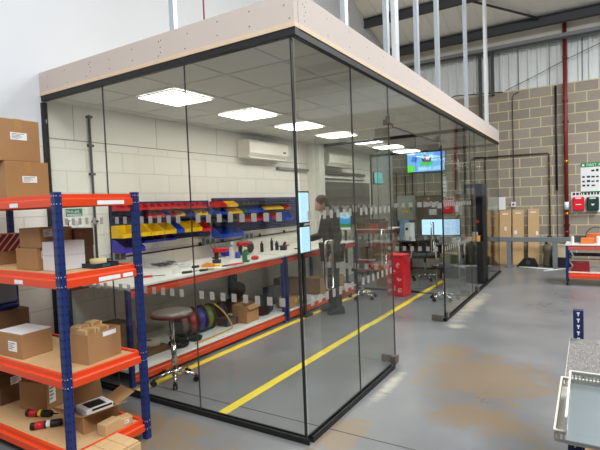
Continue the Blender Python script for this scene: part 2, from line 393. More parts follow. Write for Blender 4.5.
def ibeam(name, y, z0, z1, label, w=0.14):
    b = MB(); b.box(LW, y-w/2, z0, RX1, y+w/2, z0+0.02); b.box(LW, y-w/2, z1-0.02, RX1, y+w/2, z1); b.box(LW, y-0.008, z0+0.02, RX1, y+0.008, z1-0.02)
    one(b, 'roof_beam', DSTEEL, label, 'steel beam')
ibeam('a', 7.9, 5.70, 5.905, 'dark steel roof beam nearer the camera, cut off at the top of the photo', 0.1)
ibeam('b', 9.15, 5.29, 5.50, 'thick dark steel roof beam just in front of the eaves over the far wall')
for k, y in enumerate((6.2, 4.5, 2.8, 1.1)): ibeam('c', y, roofz(y)-0.24, roofz(y)-0.03, 'dark steel roof beam above the photo, %s back from the far wall' % ('third', 'fourth', 'fifth', 'sixth')[k])
one(MB().cyl((-0.6, 7.97, 5.8), (0.7, 9.07, 5.45), 0.025, n=8), 'roof_brace', DSTEEL, 'thin dark diagonal brace between the two roof beams', 'brace')
for i, (xc, yc, zc, sx, sy, a) in enumerate(((4.6, 5.4, 6.60, 2.6, 4.0, -0.31), (4.6, -4.0, 7.04, 2.6, 4.0, 0.31), (0.2, -4.0, 7.04, 1.6, 3.0, 0.31))):
    b = MB(); t = 0.08
    for (x0, y0, x1, y1) in ((-sx/2-t, -sy/2-t, sx/2+t, -sy/2), (-sx/2-t, sy/2, sx/2+t, sy/2+t), (-sx/2-t, -sy/2, -sx/2, sy/2), (sx/2, -sy/2, sx/2+t, sy/2)): b.box(x0, y0, -0.03, x1, y1, 0.12)
    o = b.build('window_%d' % (i+1), DSTEEL); o['kind'] = 'structure'; o.location = (xc, yc, zc); o.rotation_euler = (a, 0, 0)
# grey steel columns in the far cladding
for (px, z0, z1, lab) in ((480, 3.2, 5.0, 'dark grey steel cladding post left of the pair above the office'), (492.5, 4.0, 5.0, 'short dark grey cladding post right of the pair above the office')):
    p = at(px, 75, 1, 9.42)
    one(MB().box(p[0]-0.03, FY-0.13, z0, p[0]+0.03, FY-0.02, z1), 'cladding_post', DSTEEL, lab, 'steel post')

# ---------------- office ceiling
CZ = 2.70
struct(MB().box(LW, 0.06, CZ+0.012, -0.03, 8.0, CZ+0.03), 'ceiling_office', TILE)
b = MB(); gx = [-1.675-0.585*k+0.005 for k in range(-2, 3)]
for x in (-2.76+0.585*k for k in range(5)):
    xx = -2.2+0.56*(k:=0) if False else x
    b.box(xx-0.011, 0.06, CZ+0.006, xx+0.011, 8.0, CZ+0.012)
for k in range(14):
    y = 0.51+0.5835*k
    b.box(LW, y-0.011, CZ+0.006, -0.03, y+0.011, CZ+0.012)
struct(b, 'ceiling_grid', TGRID)
lab = ['square ceiling light panel nearest the front glass, largest in the photo', 'second square ceiling light panel back from the front glass', 'third square ceiling light panel back, cut by the corner glass joint',
       'fourth square ceiling light panel, just before the inner glass partition', 'fifth square ceiling light panel, first beyond the inner glass partition', 'sixth square ceiling light panel, second beyond the inner partition', 'seventh square ceiling light panel, deepest in the far glass office']
for k in range(7):
    y0 = 0.51+0.5835*2*k+0.02; x0 = -2.165
    t = thing('ceiling_light', lab[k], 'ceiling light', (x0, y0, CZ), group='square office ceiling lights')
    MB().box(0.012, 0.012, -0.004, 0.5, 0.533, 0.004).build('diffuser', LAMP, t)
    b = MB(); b.box(-0.005, -0.005, -0.006, 0.515, 0.012, 0.006).box(-0.005, 0.533, -0.006, 0.515, 0.55, 0.006).box(-0.005, 0.012, -0.006, 0.012, 0.533, 0.006).box(0.5, 0.012, -0.006, 0.515, 0.533, 0.006)
    b.build('frame', WPL, t)

# ---------------- fascia of the office
def dots(b, pts, axis, off, r=0.006):
    for (a, z) in pts:
        if axis == 'y': b.cyl((a, off, z), (a, off-0.0015, z), r, n=6, mi=1)
        else: b.cyl((off, a, z), (off+0.0015, a, z), r, n=6, mi=1)
t = thing('fascia_board', 'plasterboard fascia over the front glass face, meeting the white wall', 'fascia', (0, 0, 2.73))
b = MB(); b.box(LW+0.01, 0.0, 0.03, 0.0, 0.05, 0.22)
rnd = random.Random(3); pts = []
for x in [-2.75+0.3*k for k in range(10)]:
    pts += [(x+rnd.uniform(-.02, .02), 0.07+rnd.uniform(-.015, .015)), (x+rnd.uniform(-.03, .03), 0.16+rnd.uniform(-.02, .02))]
pts += [(-1.22, .08), (-1.22, .12), (-1.21, .17), (-2.1, 0.09), (-2.1, .13), (-2.1, .17)]
dots(b, pts, 'y', 0.0, 0.005); b.build('board', [PLAST, SCREW], t)
MB().box(LW+0.01, -0.006, 0.0, 0.006, 0.05, 0.03).build('timber_edge', TIMB, t)
t = thing('fascia_board', 'long beige plasterboard fascia running over the side glass towards the far wall', 'fascia', (0, 0, 2.73))
b = MB(); b.box(-0.05, 0.052, 0.03, 0.004, 8.03, 0.24)
pts = []
for y in [0.1+0.35*k for k in range(22)]:
    pts += [(y+rnd.uniform(-.03, .03), 0.07+rnd.uniform(-.01, .01)), (y+rnd.uniform(-.03, .03), 0.18+rnd.uniform(-.02, .02))]
pts += [(0.12, .1), (0.14, .13), (.13, .16), (0.15, .2), (0.1, .22)]
dots(b, pts, 'x', 0.004, 0.004); b.build('board', [PLAST, SCREW], t)
MB().box(-0.05, 0.052, 0.0, 0.008, 8.03, 0.03).build('timber_edge', TIMB, t)
one(MB().box(LW+0.02, 0.09, 2.9, -0.08, 8.0, 2.925), 'roof_deck', TIMB, 'board deck on top of the glass office behind the fascias', 'deck')

# ---------------- glazing channels
def chan(lab, fn, m=BLACK):
    b = MB(); fn(b); return one(b, 'glazing_channel', m, lab, 'glazing channel')
chan('black channel along the top of the front glass under the fascia', lambda b: b.box(LW+0.02, 0.0, 2.682, 0.004, 0.045, 2.728))
chan('black channel along the floor under the front glass', lambda b: (b.box(LW+0.02, 0.0, 0, -0.008, 0.012, 0.04), b.box(LW+0.02, 0.034, 0, -0.046, 0.046, 0.04), b.box(LW+0.02, 0.012, 0, -0.03, 0.034, 0.008)))
chan('black upright channel where the front glass meets the white wall', lambda b: b.box(LW+0.0, 0.0, 0.041, LW+0.04, 0.045, 2.669))
chan('black channel along the top of the side glass under the long fascia', lambda b: b.box(-0.046, 0.046, 2.682, 0.0, 8.0, 2.728))
chan('black floor channel under the side glass before the doorway', lambda b: (b.box(-0.046, 0.047, 0, -0.034, 1.60, 0.04), b.box(-0.012, 0.047, 0, 0.0, 1.60, 0.04), b.box(-0.034, 0.047, 0, -0.012, 1.60, 0.008)))
chan('dark floor channel under the side glass beyond the doorway', lambda b: (b.box(-0.046, 3.5, 0, -0.034, 8, 0.035), b.box(-0.012, 3.5, 0, 0.0, 8, 0.035), b.box(-0.034, 3.5, 0, -0.012, 8, 0.008)))
chan('black top channel of the inner glass partition across the office', lambda b: b.box(-2.73, 5.22, 2.66, -0.05, 5.26, 2.71))
chan('black upright frame of the inner partition beside the white pillar', lambda b: b.box(-2.77, 5.22, 0, -2.73, 5.26, 2.71))
chan('black floor channel of the inner glass partition', lambda b: (b.box(-2.73, 5.22, 0, -0.9, 5.233, 0.03), b.box(-2.73, 5.247, 0, -0.9, 5.26, 0.03), b.box(-2.73, 5.22, 0, -0.05, 5.26, 0.008)))
chan('dark top channel of the far end glass wall', lambda b: b.box(LW+0.03, 7.98, 2.66, -0.05, 8.02, 2.71))
chan('dark upright frame of the far end glass wall on the left', lambda b: b.box(LW, 7.98, 0, LW+0.03, 8.02, 2.71))
chan('dark floor channel of the far end glass wall', lambda b: (b.box(LW+0.03, 7.98, 0, -0.05, 7.993, 0.03), b.box(LW+0.03, 8.007, 0, -0.05, 8.02, 0.03)))

# ---------------- glass panes (each one thing) with frosted squares
SQM = {}
for _a in 'xy':
    _b = MB(); _b.box(0, -0.0007, -0.03, 0.046, 0, 0.03) if _a == 'x' else _b.box(0, 0, -0.03, 0.0007, 0.046, 0.03)
    _o = _b.build('frosted_square', FROST); SQM[_a] = _o.data; bpy.data.objects.remove(_o)
def squares(parent, axis, a0, a1, off, rows, step=0.1055, sz=0.046, h=0.06, o=0.0):
    n0 = math.ceil((a0+0.02-o)/step); k = n0
    while o+k*step+sz < a1-0.01:
        a = o+k*step
        for z in rows:
            q = bpy.data.objects.new('frosted_square', SQM[axis]); COL.objects.link(q); q.parent = parent
            q.location = (a, off, z) if axis == 'x' else (off, a, z)
        k += 1
ROWS = (1.52, 0.94)
def pane_x(x0, x1, y, z0, z1, lab, name='glass_screen', rows=ROWS, cat='glass screen', m=GLASS):
    t = thing(name, lab, cat, ((x0+x1)/2, y, z0)); c = (x0+x1)/2
    MB().box(x0-c+0.002, 0, 0, x1-c-0.002, 0.01, z1-z0).build('glass', m, t)
    if rows:
        squares(t, 'x', x0-c, x1-c, -0.0005, [r-z0 for r in rows], o=-c)
    b = MB(); b.box(x1-c-0.0018, -0.001, 0, x1-c+0.0018, 0.011, z1-z0); b.build('edge_seal', mat('dark_seal', (40, 44, 44), 0.4), t)
    return t
def pane_y(y0, y1, x, z0, z1, lab, name='glass_screen', rows=ROWS, cat='glass screen', m=GLASS, seal=True):
    t = thing(name, lab, cat, (x, (y0+y1)/2, z0)); c = (y0+y1)/2
    MB().box(-0.01, y0-c+0.002, 0, 0, y1-c-0.002, z1-z0).build('glass', m, t)
    if rows:
        squares(t, 'y', y0-c, y1-c, 0.0005, [r-z0 for r in rows], o=-c)
    if seal: MB().box(-0.011, y1-c-0.0018, 0, 0.001, y1-c+0.0018, z1-z0).build('edge_seal', MATS['dark_seal'], t)
    return t
pane_x(LW+0.04, -1.98, 0.018, 0.01, 2.681, 'front glass pane nearest the white wall, behind the orange rack')
pane_x(-1.98, -1.0, 0.018, 0.01, 2.681, 'middle glass pane of the front face')
pane_x(-1.0, -0.05, 0.018, 0.01, 2.681, 'front glass pane ending at the near corner')
one(MB().box(-0.046, 0.008, 0.04, -0.036, 0.030, 2.668), 'corner_joint', BLACK, 'black corner joint between the front and the side glass', 'joint strip')
pane_y(0.035, 0.86, -0.018, 0.01, 2.681, 'side glass pane nearest the corner')
pane_y(0.86, 1.67, -0.018, 0.01, 2.681, 'second side glass pane, ending at the doorway')
pane_y(1.675, 3.5, -0.018, 2.32, 2.681, 'glass over-panel above the double doorway', rows=(), name='glass_transom')
one(MB().box(-0.028, 1.78, 2.305, -0.018, 3.38, 2.318), 'transom_seal', MATS['dark_seal'], 'thin dark seal along the underside of the glass above the doorway', 'seal strip')
pane_y(3.5, 5.24, -0.018, 0.01, 2.681, 'side glass pane just beyond the doorway')
pane_y(5.24, 5.6, -0.018, 0.01, 2.681, 'narrow side glass pane by the inner partition', rows=())
pane_y(5.605, 6.6, -0.018, 2.32, 2.681, 'glass over-panel above the gap by the tall black cabinet', rows=(), name='glass_transom')
pane_y(6.6, 7.97, -0.018, 0.01, 2.681, 'last side glass pane before the far corner', rows=())
pane_x(-2.73, -1.6, 5.235, 0.02, 2.66, 'left pane of the inner glass partition')
pane_x(-1.6, -0.9, 5.235, 0.02, 2.66, 'middle pane of the inner glass partition')
pane_x(LW+0.03, -1.5, 7.995, 0.02, 2.66, 'left pane of the far end glass wall', rows=())
pane_x(-1.5, -0.05, 7.995, 0.02, 2.66, 'right pane of the far end glass wall', rows=())
one(MB().box(-0.024, 3.492, 0.07, -0.004, 3.5, 2.28), 'door_seal', BLACK, 'black upright seal on the far side of the doorway', 'seal strip')

def patch(b, x0, y0, z0, x1, y1, z1): b.box(x0, y0, z0, x1, y1, z1)
def pull(b, x, y, z0, z1):
    for s in (-1, 1):
        b.tube([(x, y+s*0.012, z0+0.03), (x, y+s*0.05, z0+0.03-0.0), (x, y+s*0.072, z0+0.05), (x, y+s*0.072, z1-0.05), (x, y+s*0.055, z1-0.03), (x, y+s*0.012, z1-0.03)], 0.012, 10)
def gdoor(x0, x1, y, lab, hinge, hx):
    t = thing('glass_door', lab, 'glass door', (hinge, y, 0.012))
    MB().box(x0-hinge, -0.005, 0, x1-hinge, 0.005, 2.29).build('glass', GLASSD, t)
    squares(t, 'x', x0-hinge, x1-hinge, -0.006, ROWS, o=0.01)
    b = MB(); pull(b, hx-hinge, 0, 0.66, 1.22); b.build('pull_handle', CHROME, t)
    e = -0.15 if hinge > x0+0.3 else 0.15
    b = MB(); b.box(min(e, -0.005 if e < 0 else 0.005), -0.014, 0.0, max(e, -0.005 if e < 0 else 0.005), 0.014, 0.075)
    b.build('bottom_patch_fitting', BRONZ, t, 0.003)
    b = MB(); b.box(min(e, -0.005 if e < 0 else 0.005), -0.014, 2.21, max(e, -0.005 if e < 0 else 0.005), 0.014, 2.29); b.build('top_patch_fitting', BRONZ, t, 0.003)
    return t
gdoor(-0.86, -0.045, 1.72, 'near glass door leaf swung into the office, with long steel pull handle', -0.03, -0.735)
gdoor(-0.88, -0.03, 3.47, 'far glass door leaf swung open into the office', -0.03, -0.82)
gdoor(-0.9+0.01, -0.06, 5.24, 'glass door in the inner partition with upright pull handle', -0.06, -0.65)
for (y, z, lab) in ((1.70, 2.33, 'steel clamp at the near top corner of the doorway'), (3.46, 2.33, 'steel clamp at the far top corner of the doorway')):
    b = MB(); s = 1 if y < 2 else -1
    b.box(-0.036, y-0.07, z-0.005, 0.01, y+0.07, z+0.065); b.box(-0.10, y-0.01+s*0.03, z-0.005, -0.036, y+0.012+s*0.03, z+0.05)
    one(b, 'patch_fitting', BRONZ, lab, 'patch fitting', bevel=0.003)
for (y, lab) in ((1.64, 'steel floor clamp on the side glass at the near side of the doorway'), (3.58, 'steel floor clamp on the side glass at the far side of the doorway'), (5.56, 'steel floor clamp under the side glass by the inner partition')):
    one(MB().box(-0.04, y-0.045, 0.041 if y < 5 else 0.036, 0.008, y+0.045, 0.115), 'patch_fitting', BRONZ, lab, 'patch fitting', bevel=0.003)

# floor paint
one(MB().box(-0.9, 0.05, 0, -0.815, 3.0, 0.0018).box(-0.885, 3.0, 0, -0.80, 5.2, 0.0018).box(-0.885, 5.27, 0, -0.80, 7.95, 0.0018), 'floor_line', YEL, 'yellow painted floor line through the middle of the glass office', 'floor marking')
one(MB().box(-1.88, 0.05, 0, -1.80, 5.2, 0.0018), 'floor_line', YEL, 'yellow painted floor line along the foot of the white workbench', 'floor marking')
struct(MB().box(LW, 5.0, 0, -2.64, 5.2, CZ), 'trim_6', mat('white_pillar', (226, 224, 216), 0.7))

# ================================================================ ABOVE THE OFFICE
def stud(x, y, lab, w=0.06, d=0.04, z0=2.93, z1=None, m=GALV, along='y'):
    z1 = z1 or roofz(y+0.08)-0.03
    t = 0.004; b = MB()
    if along == 'y':
        b.box(x, y-w/2, z0, x+t, y+w/2, z1).box(x-d, y-w/2, z0, x, y-w/2+t, z1).box(x-d, y+w/2-t, z0, x, y+w/2, z1)
    else:
        b.box(x-w/2, y, z0, x+w/2, y+t, z1).box(x-w/2, y+t, z0, x-w/2+t, y+d, z1).box(x+w/2-t, y+t, z0, x+w/2, y+d, z1)
    return one(b, 'metal_stud', m, lab, 'metal stud', group='galvanised studs rising from the fascias to the roof')
BRIGHT = mat('new_galvanised_steel', (226, 230, 232), 0.3, 0.35, var=0.08, scale=30)
for (y, w_, m, lab) in ((0.89, 0.055, GALV, 'galvanised stud nearest the front corner on the long fascia'), (1.82, 0.055, GALV, 'narrower of the close pair of studs above the doorway'), (2.07, 0.10, BRIGHT, 'wide bright stud of the close pair above the doorway'),
                   (2.78, 0.07, GALV, 'galvanised stud just beyond the bright wide stud'), (3.65, 0.09, GALV, 'galvanised stud in the middle of the long fascia'), (5.32, 0.10, GALV, 'second furthest galvanised stud on the long fascia'), (7.09, 0.17, BRIGHT, 'furthest stud, bright and nearest the far end of the fascia')):
    stud(-0.055, y, lab, w_, 0.04, m=m)
stud(-1.14, 0.054, 'galvanised stud rising from the front fascia before the white wall', 0.05, 0.035, along='x')
one(MB().cyl((-0.82, 0.07, 2.93), (-0.82, 0.07, 8.40), 0.006, n=8), 'threaded_rod', mat('pink_rod', (196, 80, 110), 0.5), 'thin pinkish red rod above the front fascia', 'rod')

# ================================================================ CARTONS
def carton(lab, x0, y0, z0, sx, sy, sz, rz=0, m=CARD, sticker=None, tape='y', group=None, name='cardboard_box', top=None, stm=WHITE):
    """origin at the middle of the underside"""
    t = thing(name, lab, 'cardboard box', (x0, y0, z0), rz, group)
    MB().box(-sx/2, -sy/2, 0, sx/2, sy/2, sz).build('carton', m if top is None else m, t, 0.004)
    if top is not None: MB().box(-sx/2+0.002, -sy/2+0.002, sz, sx/2-0.002, sy/2-0.002, sz+0.003).build('lid', top, t)
    elif tape == 'y':
        MB().box(-0.025, -sy/2-0.0012, sz*0.72, 0.025, -sy/2, sz+0.001).box(-0.025, -sy/2-0.0012, sz, 0.025, sy/2+0.0012, sz+0.0015).build('tape', mat('parcel_tape', (176, 132, 82), 0.3), t)
    elif tape == 'x':
        MB().box(sx/2, -0.025, sz*0.72, sx/2+0.0012, 0.025, sz+0.001).box(-sx/2, -0.025, sz, sx/2+0.0012, 0.025, sz+0.0015).build('tape', mat('parcel_tape', (176, 132, 82), 0.3), t)
    if sticker:
        f, a, z, w_, h_ = sticker     # face, centre along, z centre, width, height
        b = MB()
        if f == 'x': b.box(sx/2, a-w_/2, z-h_/2, sx/2+0.002, a+w_/2, z+h_/2)
        elif f == 'y': b.box(a-w_/2, -sy/2-0.002, z-h_/2, a+w_/2, -sy/2, z+h_/2)
        l = b.build('paper_label', stm, t)
        k = MB()
        for q in range(4):
            zz = z+h_/2-(q+1)*h_/5.2; ln = w_*(0.75, 0.5, 0.62, 0.4)[q]
            if f == 'x': k.box(sx/2+0.002, a-w_*0.42, zz-h_*0.03, sx/2+0.0026, a-w_*0.42+ln, zz+h_*0.03)
            else: k.box(a-w_*0.42, -sy/2-0.0026, zz-h_*0.03, a-w_*0.42+ln, -sy/2-0.002, zz+h_*0.03)
        k.build('print', mat('printed_ink', (70, 70, 74), 0.7), l)
    return t
def open_carton(lab, x, y, z, sx, sy, sz, rz=0, m=CARD, flaps=((0, 0.5), (1, 0.6), (2, 0.5), (3, 0.4)), fl=0.12, name='open_cardboard_box', tk=0.005, floor=True):
    """flaps: (side, outward angle) sides 0:+x 1:+y 2:-x 3:-y"""
    t = thing(name, lab, 'cardboard box', (x, y, z), rz)
    b = MB(); hx, hy = sx/2, sy/2
    b.box(-hx, -hy, 0, hx, hy, tk).box(-hx, -hy, tk, -hx+tk, hy, sz).box(hx-tk, -hy, tk, hx, hy, sz).box(-hx+tk, -hy, tk, hx-tk, -hy+tk, sz).box(-hx+tk, hy-tk, tk, hx-tk, hy, sz)
    b.build('carton', m, t)
    for s, a in flaps:
        c, q = math.cos(a), math.sin(a)   # a: angle from upright, outward
        dz, do = fl*c, fl*q
        bb = MB()
        if s == 0: P = [(hx, -hy+.004), (hx, hy-.004)]; o = (do, 0)
        if s == 1: P = [(hx-.004, hy), (-hx+.004, hy)]; o = (0, do)
        if s == 2: P = [(-hx, hy-.004), (-hx, -hy+.004)]; o = (-do, 0)
        if s == 3: P = [(-hx+.004, -hy), (hx-.004, -hy)]; o = (0, -do)
        n = Vector((o[0]*0, 0, 0))
        A = [(P[0][0], P[0][1], sz), (P[1][0], P[1][1], sz), (P[1][0]+o[0], P[1][1]+o[1], sz+dz), (P[0][0]+o[0], P[0][1]+o[1], sz+dz)]
        nn = (Vector(A[1])-Vector(A[0])).cross(Vector(A[3])-Vector(A[0])).normalized()*0.004
        B = [tuple(Vector(p)+nn) for p in A]
        v = [bb._v(p) for p in A+B]
        for f in ((0, 1, 2, 3), (7, 6, 5, 4), (0, 4, 5, 1), (1, 5, 6, 2), (2, 6, 7, 3), (3, 7, 4, 0)): bb.bm.faces.new([v[i] for i in f])
        bb.build('flap', m, t)
    return t

# ================================================================ ORANGE AND BLUE RACK (foreground)
XA, XB, YA, YB = -1.075, -2.72, -0.99, -0.435
HOLE = mat('slot_shadow', (8, 12, 30), 0.8); RIV = mat('bright_rivet', (205, 205, 205), 0.35, 0.6)
rack = thing('shelving_rack', 'orange and blue boltless shelving rack full of boxes in the left foreground', 'shelving rack', ((XA+XB)/2, (YA+YB)/2, 0))
cx, cy = (XA+XB)/2, (YA+YB)/2
LV = [(0.06, 0.14), (0.545, 0.625), (1.15, 1.235), (1.64, 1.715)]
def upright(parent, x, y, h, sx, m=BLUE, w=0.042, z0=0, z1=None, rivets=()):
    b = MB(); z1 = h
    b.prism([(x-w/2, y-w/2), (x+w/2, y-w/2), (x+w/2, y+w/2), (x-w/2, y+w/2)], 'z', z0, z1)
    s = b; z = z0+0.05
    while z < z1-0.03:
        for dy in (-0.012, 0.012):
            s.box(x+sx*w/2, y+dy-0.003, z-0.008, x+sx*(w/2+0.0008), y+dy+0.003, z+0.008, 1)
            s.box(x+dy-0.003, y-w/2-0.0008, z-0.008, x+dy+0.003, y-w/2, z+0.008, 1)
        z += 0.05
    if rivets:
        r_ = b
        for z in rivets:
            for dy in (-0.012, 0.012):
                r_.cyl((x+sx*w/2, y+dy, z), (x+sx*(w/2+0.002), y+dy, z), 0.004, n=6, mi=2)
                r_.cyl((x+dy, y-w/2, z), (x+dy, y-w/2-0.002, z), 0.004, n=6, mi=2)
    return b.build('upright', [m, HOLE, RIV], parent)
riv = [z for a, c in LV for z in (a+0.015, c-0.012)]
for (x, y, sx) in ((XA, YA, 1), (XA, YB, 1), (XB, YA, 1), (XB, YB, 1)):
    upright(rack, x-cx, y-cy, 1.725, sx, rivets=riv if x == XA else ())
BWR = MB
def beam(parent, axis, fixed, a0, a1, z0, z1, out, m=ORANGE):
    """stepped shelf beam; fixed = outer plane, out=+1/-1 outward"""
    zm = z0+(z1-z0)*0.55; t1, t2 = 0.04, 0.018
    poly = [(fixed, z0), (fixed-out*t1, z0), (fixed-out*t1, z1), (fixed-out*t2, z1), (fixed-out*t2, zm+0.006), (fixed-out*0.004, zm+0.006), (fixed, zm)]
    b = MB(); b.prism(poly, 'y' if axis == 'y' else 'x', a0, a1)
    return b.build('beam', m, parent, 0.002)
for (z0, z1) in LV:
    beams = [beam(rack, 'y', XA-cx+0.012, YA-cy+0.024, YB-cy-0.024, z0, z1, 1), beam(rack, 'y', XB-cx-0.012, YA-cy+0.024, YB-cy-0.024, z0, z1, -1),
             beam(rack, 'x', YA-cy-0.012, XB-cx+0.024, XA-cx-0.024, z0, z1, -1), beam(rack, 'x', YB-cy+0.012, XB-cx+0.024, XA-cx-0.024, z0, z1, 1)]
    MB().box(XB-cx+0.03, YA-cy+0.03, z1-0.03, XA-cx-0.03, YB-cy-0.03, z1-0.014).build('deck', CHIP, rack)
    if z0 > 1.1:
        zz = z0+(z1-z0)*0.26
        xs = XA-cx+0.0125
        for q, (a, c) in enumerate(((0.24, 0.40), (0.42, 0.50)) if z0 < 1.3 else ((0.26, 0.46),)):
            MB().box(xs, YA-cy+a, zz-0.013, xs+0.001, YA-cy+c, zz+0.013).build('sticker', WHITE, beams[0])
        MB().box(XA-cx-0.5, YA-cy-0.0135, zz-0.013, XA-cx-0.4, YA-cy-0.0125, zz+0.013).build('sticker', WHITE, beams[2])
D4, D3, D2, D1 = 1.702, 1.222, 0.612, 0.127
# top level cartons
carton('lower of the two big taped boxes by the glass on the rack top', -1.88, -0.80, D4, 0.34, 0.29, 0.262, sticker=('x', 0.01, 0.14, 0.10, 0.045), tape='x')
carton('upper big taped box stacked on the rack top', -1.90, -0.84, D4+0.264, 0.34, 0.29, 0.285, 0.02, sticker=('x', 0.0, 0.17, 0.11, 0.05), tape='x')
carton('lower box at the photo left edge on the rack top', -2.30, -0.80, D4, 0.34, 0.30, 0.262)
carton('upper box at the photo left edge on the rack top', -2.31, -0.82, D4+0.264, 0.34, 0.30, 0.285)
# level 3
carton('tan box with white label, lower of two by the blue upright', -1.69, -0.76, D3, 0.26, 0.20, 0.148, sticker=('x', -0.03, 0.105, 0.075, 0.055), tape=None)
carton('tan box with white label, stacked on the lower tan box', -1.66, -0.73, D3+0.149, 0.26, 0.23, 0.135, sticker=('x', -0.06, 0.1, 0.06, 0.05), tape=None)
WBX = mat('white_carton', (222, 220, 222), 0.7, var=0.04)
carton('lower white box stacked behind the near blue upright', -1.45, -0.735, D3, 0.17, 0.20, 0.098, m=WBX, sticker=('x', -0.09, 0.05, 0.03, 0.04), tape=None, stm=mat('lilac_label', (176, 170, 196), 0.7))
carton('upper white box stacked behind the near blue upright', -1.45, -0.735, D3+0.099, 0.17, 0.20, 0.092, m=WBX, sticker=('x', -0.09, 0.05, 0.03, 0.04), tape=None, stm=MATS['lilac_label'])
carton('dark brown box stacked high at the back of the rack, left one', -1.75, -0.54, D3+0.10, 0.2, 0.12, 0.165, m=CARDD, tape=None)
carton('dark brown box with a red mark, top of the back stack', -1.56, -0.545, D3+0.135, 0.12, 0.15, 0.130, m=CARDD, tape=None, sticker=('x', -0.03, 0.09, 0.03, 0.02), stm=RED)
carton('small dark brown box under the red-marked box', -1.56, -0.545, D3, 0.12, 0.14, 0.134, m=CARDD, tape=None)
carton('low dark brown box under the back stack', -1.75, -0.54, D3, 0.2, 0.12, 0.099, m=CARDD, tape=None)
t = thing('storage_tray', 'black plastic tray at the rack edge under a tape roll', 'tray', (-1.36, -0.580, D3))
b = MB(); b.box(-0.08, -0.085, 0, 0.14, 0.10, 0.006)
for (a, c, d, e) in ((-0.08, -0.085, -0.074, 0.10), (0.134, -0.085, 0.14, 0.10), (-0.074, -0.085, 0.134, -0.079), (-0.074, 0.094, 0.134, 0.10)): b.box(a, c, 0.006, d, e, 0.03)
b.build('tray', mat('navy_black_plastic', (24, 34, 48), 0.5), t)
MB().box(0.14, -0.03, 0.006, 0.143, 0.03, 0.022).build('label_slot', mat('tray_teal', (32, 90, 110), 0.5), t)
b = MB(); b.lathe([(0.038, 0), (0.055, 0), (0.055, 0.045), (0.038, 0.045)], n=24); b.bm.faces.ensure_lookup_table()
one(b, 'tape_roll', CREAM, 'roll of cream tape standing on the black tray', 'tape roll', (-1.34, -0.555, D3+0.007))
carton('tan open-top box under the red patterned bag', -2.42, -0.66, D3, 0.3, 0.36, 0.10, tape=None)
b = MB(); b.box(-0.15, -0.18, 0, 0.15, 0.16, 0.13)
one(b, 'patterned_box', bands_mat('red_diamond_paper', (140, 22, 36), (226, 200, 196), 8, rot=(0.7, 0.0, PI/2), frac=0.85, soft=0.05), 'deep red box with thin white diagonal lines on the rack, photo left edge', 'box', (-2.42, -0.66, D3+0.101), bevel=0.006)
# level 2
carton('white-topped tan box at the front of the rack middle shelf', -1.87, -0.81, D2, 0.30, 0.22, 0.17, 0.05, top=WBX, sticker=('y', 0.04, 0.08, 0.10, 0.07))
carton('dark brown taped box behind the white-topped box', -2.36, -0.77, D2, 0.34, 0.34, 0.26, 0, m=CARDD)
b = MB(); b.box(-0.15, -0.16, 0, 0.15, 0.16, 0.05, 0); b.box(-0.14, -0.15, 0.05, 0.14, 0.15, 0.22, 1)
one(b, 'wrapped_parcel', [mat('navy_bag', (20, 28, 100), 0.5), mat('grey_film', (120, 124, 136), 0.3)], 'grey wrapped parcel with a navy base above the dark brown box', 'parcel', (-2.38, -0.80, D2+0.262), bevel=0.02)
t = open_carton('big open brown box of small cartons on the rack middle shelf', -1.31, -0.66, D2, 0.25, 0.27, 0.195, 0.10, flaps=(), m=CARD)
MB().box(0.126, -0.015, 0.155, 0.128, 0.095, 0.185).build('paper_label', WHITE, t)
for i, (dx, dy, dz, rz, lab) in enumerate(((0.04, -0.06, 0.13, 0.1, 'small carton at the near side inside the open brown box'), (0.04, 0.04, 0.125, -0.1, 'small carton at the far side inside the open brown box'), (-0.05, -0.05, 0.14, 0.2, 'small carton at the back left inside the open brown box'), (-0.05, 0.05, 0.145, 0.0, 'small carton at the back right inside the open brown box'))):
    carton(lab, -1.31+dx, -0.66+dy, D2+dz-0.04, 0.085, 0.085, 0.125, rz, m=CARDL, tape='x', name='small_carton', group='small cartons in the open brown box')
t0 = one(MB().box(-0.1, -0.1, 0, 0.1, 0.1, 0.084), 'packing_paper', CARDD, 'brown packing paper under the small cartons in the open box', 'packing', (-1.31, -0.66, D2+0.0055), 0.1)
# level 1
open_carton('open tan box with a long flap on the rack bottom shelf', -1.36, -0.64, D1, 0.20, 0.25, 0.12, -0.15, flaps=((0, 1.15), (3, 1.1), (2, 0.3), (1, 1.2)), fl=0.14)
t = thing('printed_pack', 'white printed pack with black letters inside the open bottom box', 'package', (-1.36, -0.64, D1+0.0055), -0.15)
MB().box(-0.08, -0.09, 0, 0.08, 0.10, 0.14).build('pack', WHITE, t, 0.004); MB().box(0.08, -0.05, 0.122, 0.0812, 0.09, 0.136).box(-0.05, -0.06, 0.14, 0.06, 0.06, 0.1412).build('black_print', BLACKP, t)
carton('brown box with two white labels at the back of the bottom shelf', -2.02, -0.62, D1, 0.26, 0.2, 0.21, 0.25, m=CARD, sticker=('x', -0.045, 0.12, 0.06, 0.14), tape=None)
carton('dark box lying further left on the bottom shelf', -2.45, -0.66, D1, 0.3, 0.28, 0.24, 0, m=CARDD, sticker=('x', -0.02, 0.17, 0.08, 0.06), tape=None)
